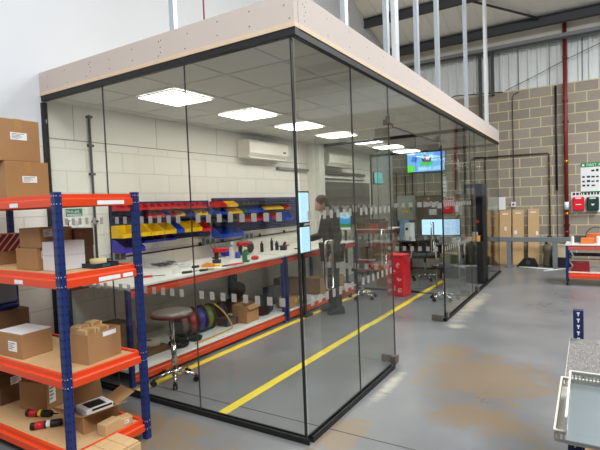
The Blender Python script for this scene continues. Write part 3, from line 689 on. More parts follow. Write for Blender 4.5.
def tube(lab, x, y, rz, r=0.025, L=0.20):
    t = thing('sealant_cartridge', lab, 'sealant cartridge', (x, y, D1+r), rz)
    MB().lathe([(r*0.9, 0), (r, 0.004), (r, L-0.01), (r*0.8, L)], n=16, axis='x').build('tube', BLACKP, t)
    MB().lathe([(r*1.015, 0.03), (r*1.015, 0.085)], n=16, axis='x').build('red_band', RED, t)
    MB().lathe([(r*1.015, 0.10), (r*1.015, 0.125)], n=16, axis='x').build('yellow_band', YELP if 'yellow' in lab else WHITE, t)
    MB().lathe([(0.007, L), (0.004, L+0.05)], n=8, axis='x').build('nozzle', WHITE if 'yellow' not in lab else BLACKP, t)
tube('black sealant cartridge with a yellow band lying on the bottom shelf', -1.93, -0.80, 0.42)
tube('black sealant cartridge with a white band nearest the front beam', -1.68, -0.91, 0.85)
carton('small tan carton with slots beside the bottom open box', -1.165, -0.665, D1, 0.08, 0.13, 0.075, 0.1, m=CARDL, tape=None)
carton('small tan carton with a white dot by the far blue upright', -1.17, -0.545, D1, 0.08, 0.09, 0.055, -0.2, m=CARDL, tape=None, sticker=('x', 0, 0.03, 0.03, 0.025))
one(MB().box(-0.06, -0.14, 0, 0.04, 0.04, 0.004), 'cardboard_sheet', CARDL, 'loose cardboard sheet lying on the bottom shelf', 'cardboard sheet', (-1.16, -0.80, D1+0.001), 0.0)
# slotted carton standing in front of the rack
t = thing('partitioned_box', 'pale tray of small cartons on the floor at the photo bottom edge', 'cardboard box', (-0.93, -0.97, 0.0))
MB().box(-0.11, -0.17, 0, 0.11, 0.28, 0.15).build('tray', CARDL, t, 0.004)
for i in range(3):
    for j in range(5):
        MB().box(-0.106+i*0.071, -0.166+j*0.088, 0.1505, -0.106+i*0.071+0.067, -0.166+j*0.088+0.084, 0.165).build('inner_carton', CARDL, t, 0.002)
MB().box(-0.10, -0.16, 0.1655, 0.03, -0.02, 0.168).build('white_sheet', WHITE, t)

# ================================================================ LOUVRED BIN PANELS
def louvre_panel(y0, y1, z0, z1, lab):
    t = thing('louvred_panel', lab, 'louvred panel', (LW+0.006, (y0+y1)/2, z0)); hy = (y1-y0)/2; h = z1-z0
    MB().box(0, -hy, 0, 0.02, hy, h).build('panel', NAVY, t)
    z = 0.02; b = MB()
    while z < h-0.03:
        b.prism([(0.02, z), (0.034, z+0.004), (0.02, z+0.022)], 'y', -hy+0.01, hy-0.01); z += 0.038
    b.build('louvres', NAVY, t)
louvre_panel(0.70, 2.25, 1.22, 1.70, 'navy louvred bin panel on the white wall nearest the front glass')
louvre_panel(2.33, 4.53, 1.22, 1.73, 'long navy louvred bin panel beyond the first one')
def bin_proto(w_, d, h, m):
    t = bpy.data.objects.new('storage_bin', None); COL.objects.link(t)
    k = 0.003; lip = h*0.34; f0 = d*0.30
    side = [(0, 0), (d, 0), (d, lip), (f0, h), (0, h)]
    b = MB(); b.prism(side, 'y', -w_/2, -w_/2+k).prism(side, 'y', w_/2-k, w_/2)
    b.box(0, -w_/2+k, 0, d, w_/2-k, k).box(0, -w_/2+k, k, k, w_/2-k, h).box(d-k, -w_/2+k, k, d, w_/2-k, lip)
    b.box(d-0.001, -w_/2, lip-0.006, d+0.005, w_/2, lip+0.002)
    b.build('bin', m, t)
    MB().box(d, -w_*0.3, lip*0.25, d+0.002, w_*0.3, lip*0.7).build('label_slot', mat('slot_'+m.name, tuple(int(c*255*0.8) for c in (0.5, 0.5, 0.5)), 0.5) if False else m, t)
    cm = mat('bin_contents', (38, 37, 38), 0.6, 0.2, var=0.6, scale=90)  # parts in the bin, toned near black to paint the shade inside
    MB().box(k*1.5, -w_/2+k*1.5, k*1.2, d-k*1.5, w_/2-k*1.5, lip*0.7).ell((d*0.5, 0, lip*0.75), (d*0.36, w_*0.36, lip*0.3), 10, 6, noise=0.2).build('contents', cm, t)
    return t
PROT = {}
_w = ['first', 'second', 'third', 'fourth', 'fifth', 'sixth', 'seventh', 'eighth', 'ninth', 'tenth', 'eleventh', 'twelfth', 'thirteenth']
ORD = {2: ['left', 'right'], 3: ['left', 'middle', 'right']}
for _n in range(4, 14): ORD[_n] = [_w[i]+' from left' for i in range(_n)]
def bins(y0, y1, n, z, d, h, m, lab, grp):
    w_ = (y1-y0)/n-0.010; key = (round(w_, 4), d, h, m.name)
    for i in range(n):
        loc = (LW+0.041, y0+(i+0.5)*(y1-y0)/n, z)
        lb = lab if n == 1 else ORD[n][i]+' '+lab
        if key not in PROT:
            PROT[key] = t = bin_proto(w_, d, h, m); t.location = loc; tag(t, lb, 'storage bin', grp)
        else: dup(PROT[key], loc, label=lb, group=grp)
def Y(px, z=1.5): return float(at(px, 215, 0, -2.74)[1])
bins(Y(119), Y(209), 13, 1.60, 0.10, 0.075, RED, 'small red bin in the top row of the near louvred panel', 'small red bins, top row of the near panel')
R2 = 1.505
for (a, c, n, m, cn) in ((152, 166, 2, RED, 'red'), (166, 172.5, 1, BLUP, 'blue'), (172.5, 179, 1, RED, 'red'), (179, 186, 1, YELP, 'yellow'), (186, 197, 2, BLUP, 'blue'), (197, 209, 2, YELP, 'yellow')):
    bins(Y(a), Y(c), n, R2, 0.11, 0.075, m, 'small %s bin, second row of near panel, %s' % (cn, {152: 'at the left end', 166: 'left of a lone red one', 172.5: 'between blue and yellow', 179: 'next to the lone red one', 186: 'among yellow ones', 197: 'at the right end'}[a]), 'second row bins of the near panel, %s from %d' % (cn, a))
for (a, c, n, m, cn, where) in ((117, 172, 4, YELP, 'yellow', 'left of the blue one'), (172, 180, 1, BLUP2, 'blue', 'between the yellow ones'), (180, 198, 3, YELP, 'yellow', 'right of the blue one'), (198.5, 207, 1, RED, 'red', 'at the right end')):
    bins(Y(a), Y(c), n, 1.305 if a < 198 else 1.29, 0.19, 0.135, m, 'large %s bin, third row of near panel, %s' % (cn, where), 'third row bins of the near panel, %s %s' % (cn, where))
bins(Y(117), Y(138), 1, 1.145, 0.22, 0.14, BLUP, 'largest blue bin at the bottom left of the near panel', 'blue bins, bottom row of the near panel')
bins(Y(142), Y(175), 3, 1.222, 0.13, 0.075, BLUP, 'low blue bin in the bottom row of the near panel', 'low blue bins, bottom row of the near panel')
# far panel
bins(Y(216), Y(228), 3, 1.60, 0.12, 0.085, RED, 'red bin at the top left of the far panel', 'red bins, top left of the far panel')
bins(Y(228.5), Y(239), 3, 1.60, 0.12, 0.085, YELP, 'yellow bin in the top row of the far panel', 'yellow bins, top row of the far panel')
bins(Y(242), Y(293), 12, 1.625, 0.09, 0.05, DGREY, 'small dark bin in the top row of the far panel', 'small dark bins, top row of the far panel')
bins(Y(216), Y(228), 2, 1.50, 0.13, 0.085, BLUP2, 'blue bin in the second row of the far panel, left end', 'blue bins, second row left of the far panel')
bins(Y(228.5), Y(243), 4, 1.50, 0.12, 0.075, YELP, 'yellow bin, second row of the far panel, left group', 'yellow bins, second row left group of the far panel')
bins(Y(244), Y(248), 1, 1.50, 0.11, 0.075, GREENP, 'lone green bin in the second row of the far panel', 'green bin')
bins(Y(249), Y(265), 5, 1.50, 0.12, 0.09, BLUP2, 'blue bin in the middle of the second row of the far panel', 'blue bins, second row middle of the far panel')
bins(Y(266.5), Y(284), 6, 1.53, 0.12, 0.07, YELP, 'yellow bin, second row of the far panel, right group', 'yellow bins, second row right group of the far panel')
bins(Y(288), Y(291.5), 1, 1.53, 0.11, 0.08, RED, 'lone red bin in the second row of the far panel, right end', 'lone red bin second row')
bins(Y(216), Y(240), 3, 1.395, 0.13, 0.07, DGREY, 'dark bin in the third row of the far panel, left', 'dark bins, third row of the far panel')
bins(Y(240.5), Y(266), 6, 1.37, 0.13, 0.10, REDBIN, 'red bin in the third row of the far panel', 'red bins, third row of the far panel')
bins(Y(267), Y(272), 1, 1.37, 0.13, 0.09, BLUP, 'lone blue bin between red ones in the third row of the far panel', 'lone blue bin, third row')
bins(Y(273.5), Y(280), 2, 1.37, 0.13, 0.11, REDBIN, 'red bin past the lone blue one, third row of far panel', 'pair of red bins, third row of the far panel')
bins(Y(285.5), Y(292), 2, 1.34, 0.13, 0.13, BLUP2, 'blue bin, right end of third row of the far panel', 'pair of blue bins, third row of the far panel')
bins(Y(217), Y(240), 2, 1.175, 0.18, 0.14, BLUP2, 'large bright blue bin at the bottom left of the far panel', 'large blue bins, bottom of the far panel')

# conduit and sockets along the wall, above the bench
t = thing('conduit', 'dark conduit running along the white wall above the workbench', 'conduit', (LW+0.02, 0.1, 1.08))
MB().cyl((-0.008, 0.5, 0.0), (-0.008, 4.75, 0.05), 0.009, n=8).build('pipe', BLACKP, t)
for y in (1.95, 2.4, 3.3, 4.0): MB().box(-0.012, y-0.012, 0.005+0.012*y-0.02, 0.018, y+0.012, 0.005+0.012*y+0.03).build('clip', BLACKP, t)
def socket(y, z, lab, w_=0.16):
    t = thing('socket_box', lab, 'socket', (LW+0.09, y, z))
    MB().box(-0.055, -w_/2, -0.045, 0, w_/2, 0.045).build('box', GREY, t, 0.004)
    for s in (-1, 1):
        MB().box(0, s*w_/4-0.025, -0.03, 0.012, s*w_/4+0.025, 0.03).build('outlet', DGREY, t, 0.003)
socket(float(at(208, 241, 0, -2.85)[1]), float(at(208, 241, 0, -2.85)[2]), 'grey twin socket under the gap between the bin panels', 0.2)
socket(float(at(247, 236, 0, -2.85)[1]), float(at(247, 236, 0, -2.85)[2]), 'grey twin socket under the far bin panel', 0.2)
p = at(119, 252, 0, -2.85); socket(float(p[1])-0.02, float(p[2])-0.045, 'grey twin socket beside the far rack upright, above the tape roll', 0.16)
# vertical dark conduit on the wall left part
t = thing('conduit', 'vertical dark conduit with clips on the white wall behind the rack top', 'conduit', (LW+0.02, 0.50, 0))
MB().cyl((0, 0, 1.0), (0, 0, 2.62), 0.013, n=8).build('pipe', DGREY, t)
for z in (1.78, 2.0, 2.3, 2.6, 1.5): MB().box(-0.02, -0.03, z-0.012, 0.016, 0.03, z+0.012).build('clip', DGREY, t)
# first aid sign
t = thing('first_aid_sign', 'green and white first aid sign on the white wall behind the rack', 'sign', (LW+0.006, 0.275, 1.55))
MB().box(0, -0.10, -0.10, 0.004, 0.10, 0.10).build('sign_board', WHITE, t)
MB().box(0.004, -0.092, 0.012, 0.005, 0.092, 0.092).build('green_field', mat('sign_green', (22, 118, 84), 0.5), t)
text('lettering', 'First aid', 0.043, WHITE, t, (0.0055, -0.085, 0.05), (PI/2, 0, PI/2))
b = MB()
for z in (0.035, 0.022): b.box(0.005, -0.08, z-0.003, 0.0056, 0.08, z+0.003)
b.build('small_print', WHITE, t)
b = MB()
for (y, z, w_, h_) in ((-0.06, -0.03, 0.03, 0.012), (-0.07, -0.06, 0.014, 0.04), (0.0, -0.035, 0.06, 0.006), (0.02, -0.055, 0.05, 0.006), (0.01, -0.075, 0.07, 0.006), (0.06, -0.04, 0.02, 0.02)): b.box(0.004, y-w_/2, z-h_/2, 0.0048, y+w_/2, z+h_/2)
b.build('pictograms', mat('sign_ink', (30, 34, 36), 0.6), t)

# ================================================================ WHITE WORKBENCH ALONG THE WALL
FXB = -1.93; BZ = 0.915
ORB = mat('bench_orange', (204, 66, 26), 0.45)
def bench(name, lab, y0, y1, x0=LW+0.012, x1=FXB, top=BZ, shelf=0.145, topm=LAM, cat='workbench', bm=ORB, wb=True):
    t = thing(name, lab, cat, (0, (y0+y1)/2, 0)); c = (y0+y1)/2; a, e = y0-c, y1-c
    MB().box(x0, a, top-0.022, x1, e, top).build('worktop', topm, t, 0.002)
    MB().box(x0+0.01, a+0.01, shelf-0.02, x1-0.004, e-0.01, shelf).build('lower_shelf', LAM, t)
    beam(t, 'y', x1-0.002, a+0.045, e-0.045, top-0.10, top-0.024, 1, bm); beam(t, 'y', x0+0.002, a+0.045, e-0.045, top-0.10, top-0.024, -1, bm)
    beam(t, 'y', x1-0.002, a+0.045, e-0.045, shelf-0.11, shelf-0.022, 1, bm); beam(t, 'y', x0+0.002, a+0.045, e-0.045, shelf-0.11, shelf-0.022, -1, bm)
    for yy in (a+0.023, e-0.023):
        for xx in (x0+0.03, x1-0.022):
            b = MB(); b.box(xx-0.02, yy-0.02, 0, xx+0.02, yy+0.02, top-0.024); z = 0.06
            while z < top-0.06:
                b.box(xx+0.02, yy-0.003, z-0.008, xx+0.0208, yy+0.003, z+0.008, 1); z += 0.05
            b.build('post', [BLUE, HOLE], t)
    return t
bench('workbench', 'white-topped workbench with orange beams nearest the front glass', 0.12, 2.66)
bench('workbench', 'white-topped workbench further back, ending by the white pillar', 2.70, 4.96)
def B(px, py, z=BZ): p = at(px, py, 2, z); return (min(max(float(p[0]), -2.8), -1.98), float(p[1]), z)
def small(mb, name, m, lab, cat, px, py, rz=0, z=BZ, group=None, bevel=0.0):
    return one(mb, name, m, lab, cat, B(px, py, z+0.0005), rz, group, bevel)
# green bottle
t = thing('spray_bottle', 'dark green bottle standing on the workbench under the far bins', 'bottle', B(246, 262))
MB().lathe([(0.04, 0), (0.045, 0.01), (0.045, 0.11), (0.022, 0.14), (0.02, 0.155)], n=16).build('body', GREENP, t); MB().lathe([(0.024, 0.155), (0.024, 0.18), (0.01, 0.185)], n=12).build('cap', WPL, t)
MB().box(0.04, -0.02, 0.03, 0.0465, 0.02, 0.09).build('label', WHITE, t)
small(MB().lathe([(0.03, 0), (0.05, 0.012), (0.05, 0.035), (0.03, 0.05)], n=18), 'tape_measure', RED, 'round red tape reel beside the green bottle', 'tape reel', 255, 259.5)
small(MB().box(-0.045, -0.06, 0, 0.045, 0.06, 0.09).box(-0.046, -0.03, 0.09, 0.046, 0.03, 0.1), 'small_box', BLUP, 'blue box against the wall left of the clear bottle', 'box', 226, 256, bevel=0.004)
small(MB().lathe([(0.035, 0), (0.035, 0.075), (0.028, 0.08)], n=16), 'blue_pot', BLUP2, 'small blue pot right of the clear bottle', 'pot', 238, 258)
CLR = mat('clear_plastic', (214, 218, 220), 0.25)
t = thing('bottle', 'pale bottle with a black collar standing against the wall', 'bottle', B(232, 259)); MB().lathe([(0.032, 0), (0.034, 0.01), (0.034, 0.13), (0.012, 0.17), (0.012, 0.20)], n=14).build('body', CLR, t)
MB().lathe([(0.015, 0.165), (0.015, 0.18)], n=12).build('collar', BLACKP, t); MB().lathe([(0.014, 0.2), (0.014, 0.22)], n=12).build('cap', WPL, t)
def drill(lab, px, py, rz, c):
    t = thing('power_drill', lab, 'power drill', B(px, py), rz)
    MB().cyl((-0.09, 0, 0.16), (0.06, 0, 0.16), 0.032, 0.03).cyl((0.06, 0, 0.16), (0.10, 0, 0.16), 0.022, 0.016).build('body', c, t)
    MB().cyl((0.10, 0, 0.16), (0.15, 0, 0.16), 0.004, n=6).build('bit', STEEL, t)
    MB().prism([(-0.07, 0.14), (-0.02, 0.14), (-0.03, 0.045), (-0.075, 0.045)], 'y', -0.018, 0.018).build('grip', BLACKP, t)
    MB().box(-0.10, -0.035, 0, 0.0, 0.035, 0.045).build('battery', BLACKP, t, 0.005)
    return t
drill('red and black power drill standing on its battery below the wall socket', 221, 263, 0.6, RED)
drill('red and black power tool behind the green bottle', 244, 255, 1.0, RED)
t = thing('cable_spool', 'dark green and red spool behind the green bottle', 'spool', B(249, 253)); 
MB().lathe([(0.085, -0.03), (0.085, -0.02), (0.05, -0.02), (0.05, 0.02), (0.085, 0.02), (0.085, 0.03)], (0, 0, 0.086), 20, axis='x').build('reel', DGREEN, t); MB().lathe([(0.075, -0.019), (0.075, 0.019)], (0, 0, 0.086), 20, axis='x').build('winding', RED, t)
def tool(lab, px, py, L, rz, hm, bm, name='screwdriver', r=0.012):
    t = thing(name, lab, 'hand tool', B(px, py), rz)
    MB().lathe([(r*0.7, 0), (r, 0.01), (r*0.85, L*0.3), (r, L*0.42)], (0, 0, r), 10, axis='x').build('handle', hm, t)
    MB().cyl((L*0.42, 0, r), (L, 0, r), 0.004, n=6).build('shaft', bm, t)
tool('red-handled screwdriver lying nearest the rack on the workbench', 143, 278, 0.22, 0.9, RED, BLACKP)
tool('black-handled tool with yellow neck on the workbench front edge', 202, 272, 0.24, 1.25, BLACKP, YELP, 'long_tool', 0.014)
tool('black file lying along the bench edge', 182, 274, 0.26, 1.2, BLACKP, DGREY, 'file', 0.014)
tool('red and black handle behind the black file', 192, 268.5, 0.2, 1.25, BLACKP, RED, 'long_tool', 0.016)
tool('dark pen-like tool left of the wall end of the bench', 212, 259, 0.14, 1.0, DGREY, STEEL, 'marker')
small(MB().prism([(-0.07, 0), (0.08, 0), (0.085, 0.03), (0.0, 0.055), (-0.07, 0.03)], 'y', -0.025, 0.025), 'cutter', mat('amber_plastic', (224, 140, 30), 0.4), 'amber plastic cutter lying behind the yellow-necked tool', 'cutter', 208, 267, 0.8, bevel=0.006)
small(MB().box(-0.03, -0.025, 0, 0.03, 0.025, 0.07), 'small_box', WPL, 'small white box standing on the bench near the files', 'box', 176, 273.5, bevel=0.003)
small(MB().box(-0.05, -0.06, 0, 0.05, 0.06, 0.025).box(-0.03, -0.03, 0.025, 0.03, 0.03, 0.05), 'parts_case', CLR, 'clear parts case on the bench behind the small white box', 'case', 184, 267, 0.2, bevel=0.004)
small(MB().prism([(-0.05, -0.03), (0.05, -0.03), (0.05, 0.03), (-0.05, 0.03)], 'z', 0, 0.018), 'yellow_pad', YELP, 'yellow pad under the red drill', 'pad', 216, 266, 0.5)
small(MB().box(-0.035, -0.02, 0, 0.035, 0.02, 0.012), 'phone', BLACKP, 'flat black handset on the bench before the yellow pad', 'handset', 218, 270, 0.9, bevel=0.003)
for px, py, rz, lab in ((233, 266.5, 1.25, 'dark flat pliers lying before the green bottle, left'), (250, 265.5, 1.25, 'dark flat pliers lying before the green bottle, right')):
    t = thing('pliers', lab, 'pliers', B(px, py), rz); 
    b = MB(); b.tube([(0, 0.004, 0.01), (0.06, 0.02, 0.01), (0.12, 0.018, 0.01)], 0.008, 6).tube([(0, -0.004, 0.01), (0.06, -0.02, 0.01), (0.12, -0.018, 0.01)], 0.008, 6); b.build('handles', RED, t)
    MB().prism([(-0.07, -0.004), (-0.07, 0.004), (0, 0.014), (0.01, 0), (0, -0.014)], 'z', 0.003, 0.017).build('jaws', DGREY, t)
# tangle of clear bags and wire by the wall
b = MB(); rr = random.Random(5); P_ = []
for k in range(60): P_.append((0.09*math.cos(k*0.9)+rr.uniform(-.04, .04), 0.13*math.sin(k*0.7)+rr.uniform(-.04, .04), 0.012+0.05*rr.random()))
b.tube(P_, 0.003, 5); one(b, 'wire_tangle', DGREY, 'tangle of fine grey wire against the wall behind the files', 'wire', B(163, 267, BZ+0.001))
# back row on far part of bench
for i, (px, py, h, r, lab) in enumerate(((262, 252, 0.16, 0.025, 'dark bottle leaning against the wall left of the black pair'), (272, 250.5, 0.19, 0.022, 'taller black bottle of the pair by the wall'), (277, 250, 0.14, 0.026, 'shorter black bottle of the pair by the wall'))):
    t = thing('spray_can', lab, 'spray can', B(px, py)); MB().lathe([(r, 0), (r, h*0.75), (r*0.5, h*0.85)], n=12).build('can', BLACKP, t); MB().lathe([(r*0.45, h*0.85), (r*0.45, h)], n=10).build('nozzle', DGREY, t)
small(MB().box(-0.05, -0.06, 0, 0.04, 0.06, 0.07).cyl((0, 0, 0.07), (0.02, 0.03, 0.12), 0.02), 'black_clamp', BLACKP, 'black clamp lump between the bottles and the red pliers', 'clamp', 284, 250, 0.4, bevel=0.005)
for k, (px, lab) in enumerate(((291, 'red-handled pliers near the corner glass joint, left'), (296, 'red-handled pliers near the corner glass joint, right'))):
    t = thing('pliers', lab, 'pliers', B(px-(9 if k==0 else -2), 249 if k else 246.5), 1.3); b = MB(); b.tube([(0, 0.004, 0.012), (0.07, 0.03, 0.012), (0.14, 0.025, 0.012)], 0.011, 6).tube([(0, -0.004, 0.012), (0.07, -0.03, 0.012), (0.14, -0.025, 0.012)], 0.011, 6); b.build('handles', RED, t)
    MB().prism([(-0.07, -0.004), (-0.07, 0.004), (0, 0.014), (0.01, 0), (0, -0.014)], 'z', 0.003, 0.02).build('jaws', BLACKP, t)
t = thing('hanging_bottle', 'green bottle hanging on the wall beside the far bin panel', 'bottle', (LW+0.05, 4.62, 1.18)); MB().lathe([(0.035, 0), (0.038, 0.01), (0.038, 0.17), (0.02, 0.21), (0.018, 0.23)], n=14).build('body', mat('vivid_green', (10, 150, 70), 0.4), t)
MB().box(-0.045, -0.02, 0.2, -0.0, 0.02, 0.25).build('hook', DGREY, t)
# cables dropping from the sockets
def cable(lab, pts, r=0.004, m=BLACKP, name='power_cable', cat='cable', group=None):
    Q = [Vector(p) for p in pts]; out = []
    for i in range(len(Q)-1):
        p0 = Q[max(i-1, 0)]; p1 = Q[i]; p2 = Q[i+1]; p3 = Q[min(i+2, len(Q)-1)]
        for k in range(6):
            t = k/6; out.append(0.5*((2*p1)+(-p0+p2)*t+(2*p0-5*p1+4*p2-p3)*t*t+(-p0+3*p1-3*p2+p3)*t**3))
    out.append(Q[-1]); o = Q[0].copy()
    return one(MB().tube([p-o for p in out], r, 6), name, m, lab, cat, tuple(o), group=group)
sy, sz = float(at(208, 241, 0, -2.85)[1]), float(at(208, 241, 0, -2.85)[2])
cable('black cable drooping from the first wall socket to the drill', [(-2.79, sy-0.03, sz-0.03), (-2.74, sy-0.02, 1.02), (-2.7, sy+0.02, 0.94), (-2.6, sy+0.05, 0.924)])
cable('pale cable drooping from the first wall socket', [(-2.79, sy+0.04, sz-0.03), (-2.76, sy+0.06, 1.03), (-2.74, sy+0.10, 0.95), (-2.68, sy+0.12, 0.924)], m=GREY)
one(MB().box(-0.02, -0.025, 0, 0.02, 0.025, 0.05), 'charger_plug', mat('amber_plastic', (224, 140, 30), 0.4), 'amber charger block against the wall below the first wall socket', 'plug', (-2.72, sy+0.03, BZ+0.001), bevel=0.004)

# ---------------- under the bench
SZ = 0.1455
def U(px, py, z=SZ): p = at(px, py, 2, z); return (max(float(p[0]), -2.75), float(p[1]), z)
def drum(lab, x, y, r, w_, c, rz=0.0):
    t = thing('cable_drum', lab, 'cable drum', (x, y, SZ+r+0.0005), rz, 'wire drums under the bench')
    MB().lathe([(r, -w_/2), (r, -w_/2+0.012), (r*0.5, -w_/2+0.012), (r*0.5, w_/2-0.012), (r, w_/2-0.012), (r, w_/2)], n=24, axis='y').build('spool', mat('dark_spool', (40, 36, 34), 0.6), t)
    MB().lathe([(r*0.86, -w_/2+0.0125), (r*0.88, 0), (r*0.86, w_/2-0.0125)], n=24, axis='y').build('winding', c, t)
RW = mat('red_wire', (150, 30, 26), 0.5, var=0.2, scale=60); BW_ = mat('blue_wire', (30, 50, 130), 0.5, var=0.2, scale=60); GW = mat('green_yellow_wire', (96, 110, 50), 0.5, var=0.3, scale=60); BRW = mat('brown_wire', (92, 58, 44), 0.5, var=0.2, scale=60)
for k, (m, n) in enumerate(((BRW, 'brown'), (RW, 'red'), (BW_, 'blue'), (GW, 'green and yellow'))):
    drum('drum of %s wire standing in the row under the near bench' % n, -2.32, 1.10+0.135*k, 0.155, 0.12, m, -0.25)
drum('drum of dark blue wire lying back under the near bench', -2.45, 1.86, 0.12, 0.12, mat('dark_blue_wire', (28, 40, 80), 0.6))
small(MB().lathe([(0.03, 0), (0.115, 0), (0.115, 0.055), (0.03, 0.055)], n=28), 'paper_reel', mat('pale_reel', (176, 160, 140), 0.8), 'pale flat reel with a dark hole under the near bench', 'reel', 0, 0).location = (-2.28, 0.62, SZ+0.06)
one(MB().lathe([(0.028, 0), (0.028, 0.002)], n=16), 'reel_core', BLACKP, 'dark core in the middle of the pale flat reel', 'reel core', (-2.28, 0.62, SZ+0.1152))
one(MB().box(-0.14, -0.14, 0, 0.14, 0.14, 0.06), 'flat_box', CARDD, 'flat brown box under the pale reel', 'box', (-2.28, 0.62, SZ), bevel=0.004)
for i, (x, y, r, h, lab) in enumerate(((-2.12, 0.88, 0.09, 0.05, 'black coil lying behind the stool pole, lower one'), (-2.12, 0.88, 0.075, 0.05, 'black coil lying on another coil behind the stool pole'), (-2.12, 1.12, 0.06, 0.04, 'small black coil right of the stool pole on the low shelf'))):
    b = MB(); z0 = SZ+(0.055 if i == 1 else 0)
    for k in range(3): b.tube([((r+0.006*k)*math.cos(q*PI/10), (r+0.006*k)*math.sin(q*PI/10), 0.012+h*k/3) for q in range(20)], 0.009, 6, closed=True)
    one(b, 'cable_coil', RUBBER, lab, 'cable coil', (x, y, z0))
carton('brown box standing at the left end under the near bench', -2.4, 0.32, SZ, 0.3, 0.26, 0.36, m=CARDD, tape=None)
open_carton('open brown carton under the near bench beside the black bag', -2.14, 2.04, SZ, 0.22, 0.26, 0.22, 0.05, m=CARD, flaps=((0, 2.4),), fl=0.06)
b = MB(); b.ell((0, 0, 0.13), (0.13, 0.17, 0.13), 16, 10, noise=0.09)
one(b, 'bin_bag', RUBBER, 'lumpy black bag beside the open brown carton, low under the bench', 'bag', (-2.12, 2.40, SZ+0.006))
b = MB(); b.ell((0, 0, 0.12), (0.12, 0.13, 0.11), 16, 10, noise=0.08)
one(b, 'bin_bag', RUBBER, 'black bag heaped at the back above the open brown carton', 'bag', (-2.6, 2.44, SZ+0.175))
carton('dark box at the back carrying the black bag', -2.6, 2.44, SZ, 0.3, 0.3, 0.158, m=CARDD, tape=None)
carton('tan carton with a yellow label past the blue bench posts', -2.07, 2.92, SZ, 0.2, 0.24, 0.155, 0.0, m=CARD, sticker=('x', 0.06, 0.09, 0.07, 0.06), stm=YELP, tape=None)
one(MB().box(-0.1, -0.13, 0, 0.1, 0.13, 0.24), 'plastic_crate', mat('grey_crate', (96, 104, 110), 0.5), 'grey plastic crate at the back past the blue bench posts', 'crate', (-2.45, 3.1, SZ), bevel=0.008)
carton('dark brown box stacked against the wall beyond the crate', -2.5, 3.55, SZ, 0.3, 0.3, 0.3, m=CARDD)
carton('brown box under the far bench behind the standing person', -2.2, 4.0, SZ, 0.3, 0.34, 0.26, m=CARD)
carton('tan box under the end of the far bench', -2.2, 4.6, SZ, 0.26, 0.24, 0.2, m=CARD)
# thin yellow-orange frame leaning across the shelf
MH = mat('yellow_hose', (200, 150, 40), 0.4)
cable('stiff yellow hose bent over the low shelf before the wire drums', [(-2.0, 1.0, SZ+0.012), (-2.01, 1.25, SZ+0.012), (-2.04, 1.60, SZ+0.012), (-2.05, 1.66, SZ+0.04), (-2.1, 1.60, SZ+0.2), (-2.18, 1.50, SZ+0.33)], 0.009, MH, 'hose', 'hose')
for k, (y, lab, m) in enumerate(((1.62, 'lower silver tray under the hanging blue drum', GREY), )):
    one(MB().box(-0.1, -0.15, 0, 0.1, 0.15, 0.03), 'metal_tray', m, 'flat grey tray on the low shelf left of the open carton', 'tray', (-2.36, 1.88, SZ), bevel=0.004) if False else None
one(MB().box(-0.09, -0.1, 0, 0.09, 0.1, 0.09), 'toner_box', mat('black_white_box', (70, 72, 74), 0.5), 'dark box of parts left of the open brown carton', 'box', (-2.24, 1.80, SZ), bevel=0.004)

# ================================================================ STOOLS AND CHAIRS
def starbase(t, r, hub=0.09, m=CHROME, n=5, a0=0.3):
    MB().cyl((0, 0, hub-0.03), (0, 0, hub+0.03), 0.03).build('hub', m, t)
    for k in range(n):
        a = a0+2*PI*k/n; c, s = math.cos(a), math.sin(a)
        leg = MB().tube([(0.02*c, 0.02*s, hub+0.01), (r*0.5*c, r*0.5*s, hub), (r*0.97*c, r*0.97*s, hub-0.028)], 0.014, 8).build('leg', m, t)
        b = MB(); cx_, cy_ = r*c, r*s
        for q in (-1, 1): b.cyl((cx_-s*0.012*q-s*0.008*q, cy_+c*0.012*q+c*0.008*q, 0.026), (cx_-s*0.006*q, cy_+c*0.006*q, 0.026), 0.026, n=14)
        b.cyl((cx_, cy_, 0.03), (cx_, cy_, 0.068), 0.006, n=8)
        b.build('castor', RUBBER, leg)
def stool(lab, x, y, h, rz, seatm, r=0.2, base=0.25):
    t = thing('swivel_stool', lab, 'stool', (x, y, 0), rz)
    starbase(t, base)
    MB().cyl((0, 0, 0.12), (0, 0, h*0.55), 0.025).cyl((0, 0, h*0.55), (0, 0, h-0.05), 0.014).build('gas_lift', CHROME, t)
    MB().lathe([(r*0.5, h-0.05), (r*0.96, h-0.04), (r, h-0.015), (r*0.95, h), (r*0.4, h+0.004)], n=32).build('seat', seatm, t)
    MB().lathe([(r*1.01, h-0.042), (r*1.02, h-0.025), (r*1.01, h-0.02)], n=32).build('seat_rim', mat('dark_red_vinyl', (96, 24, 20), 0.4), t)
    return t
stool('swivel stool with glossy round seat and chrome base behind the front glass', -1.70, 0.42, 0.66, 0.2, mat('sheen_grey_vinyl', (96, 92, 88), 0.3), 0.19, 0.20)  # grey seat colour paints the reflection on the dark vinyl top
stool('smaller swivel stool with chrome base before the inner partition', -1.62, 4.5, 0.5, 0.5, BLACKP, 0.18, 0.22)
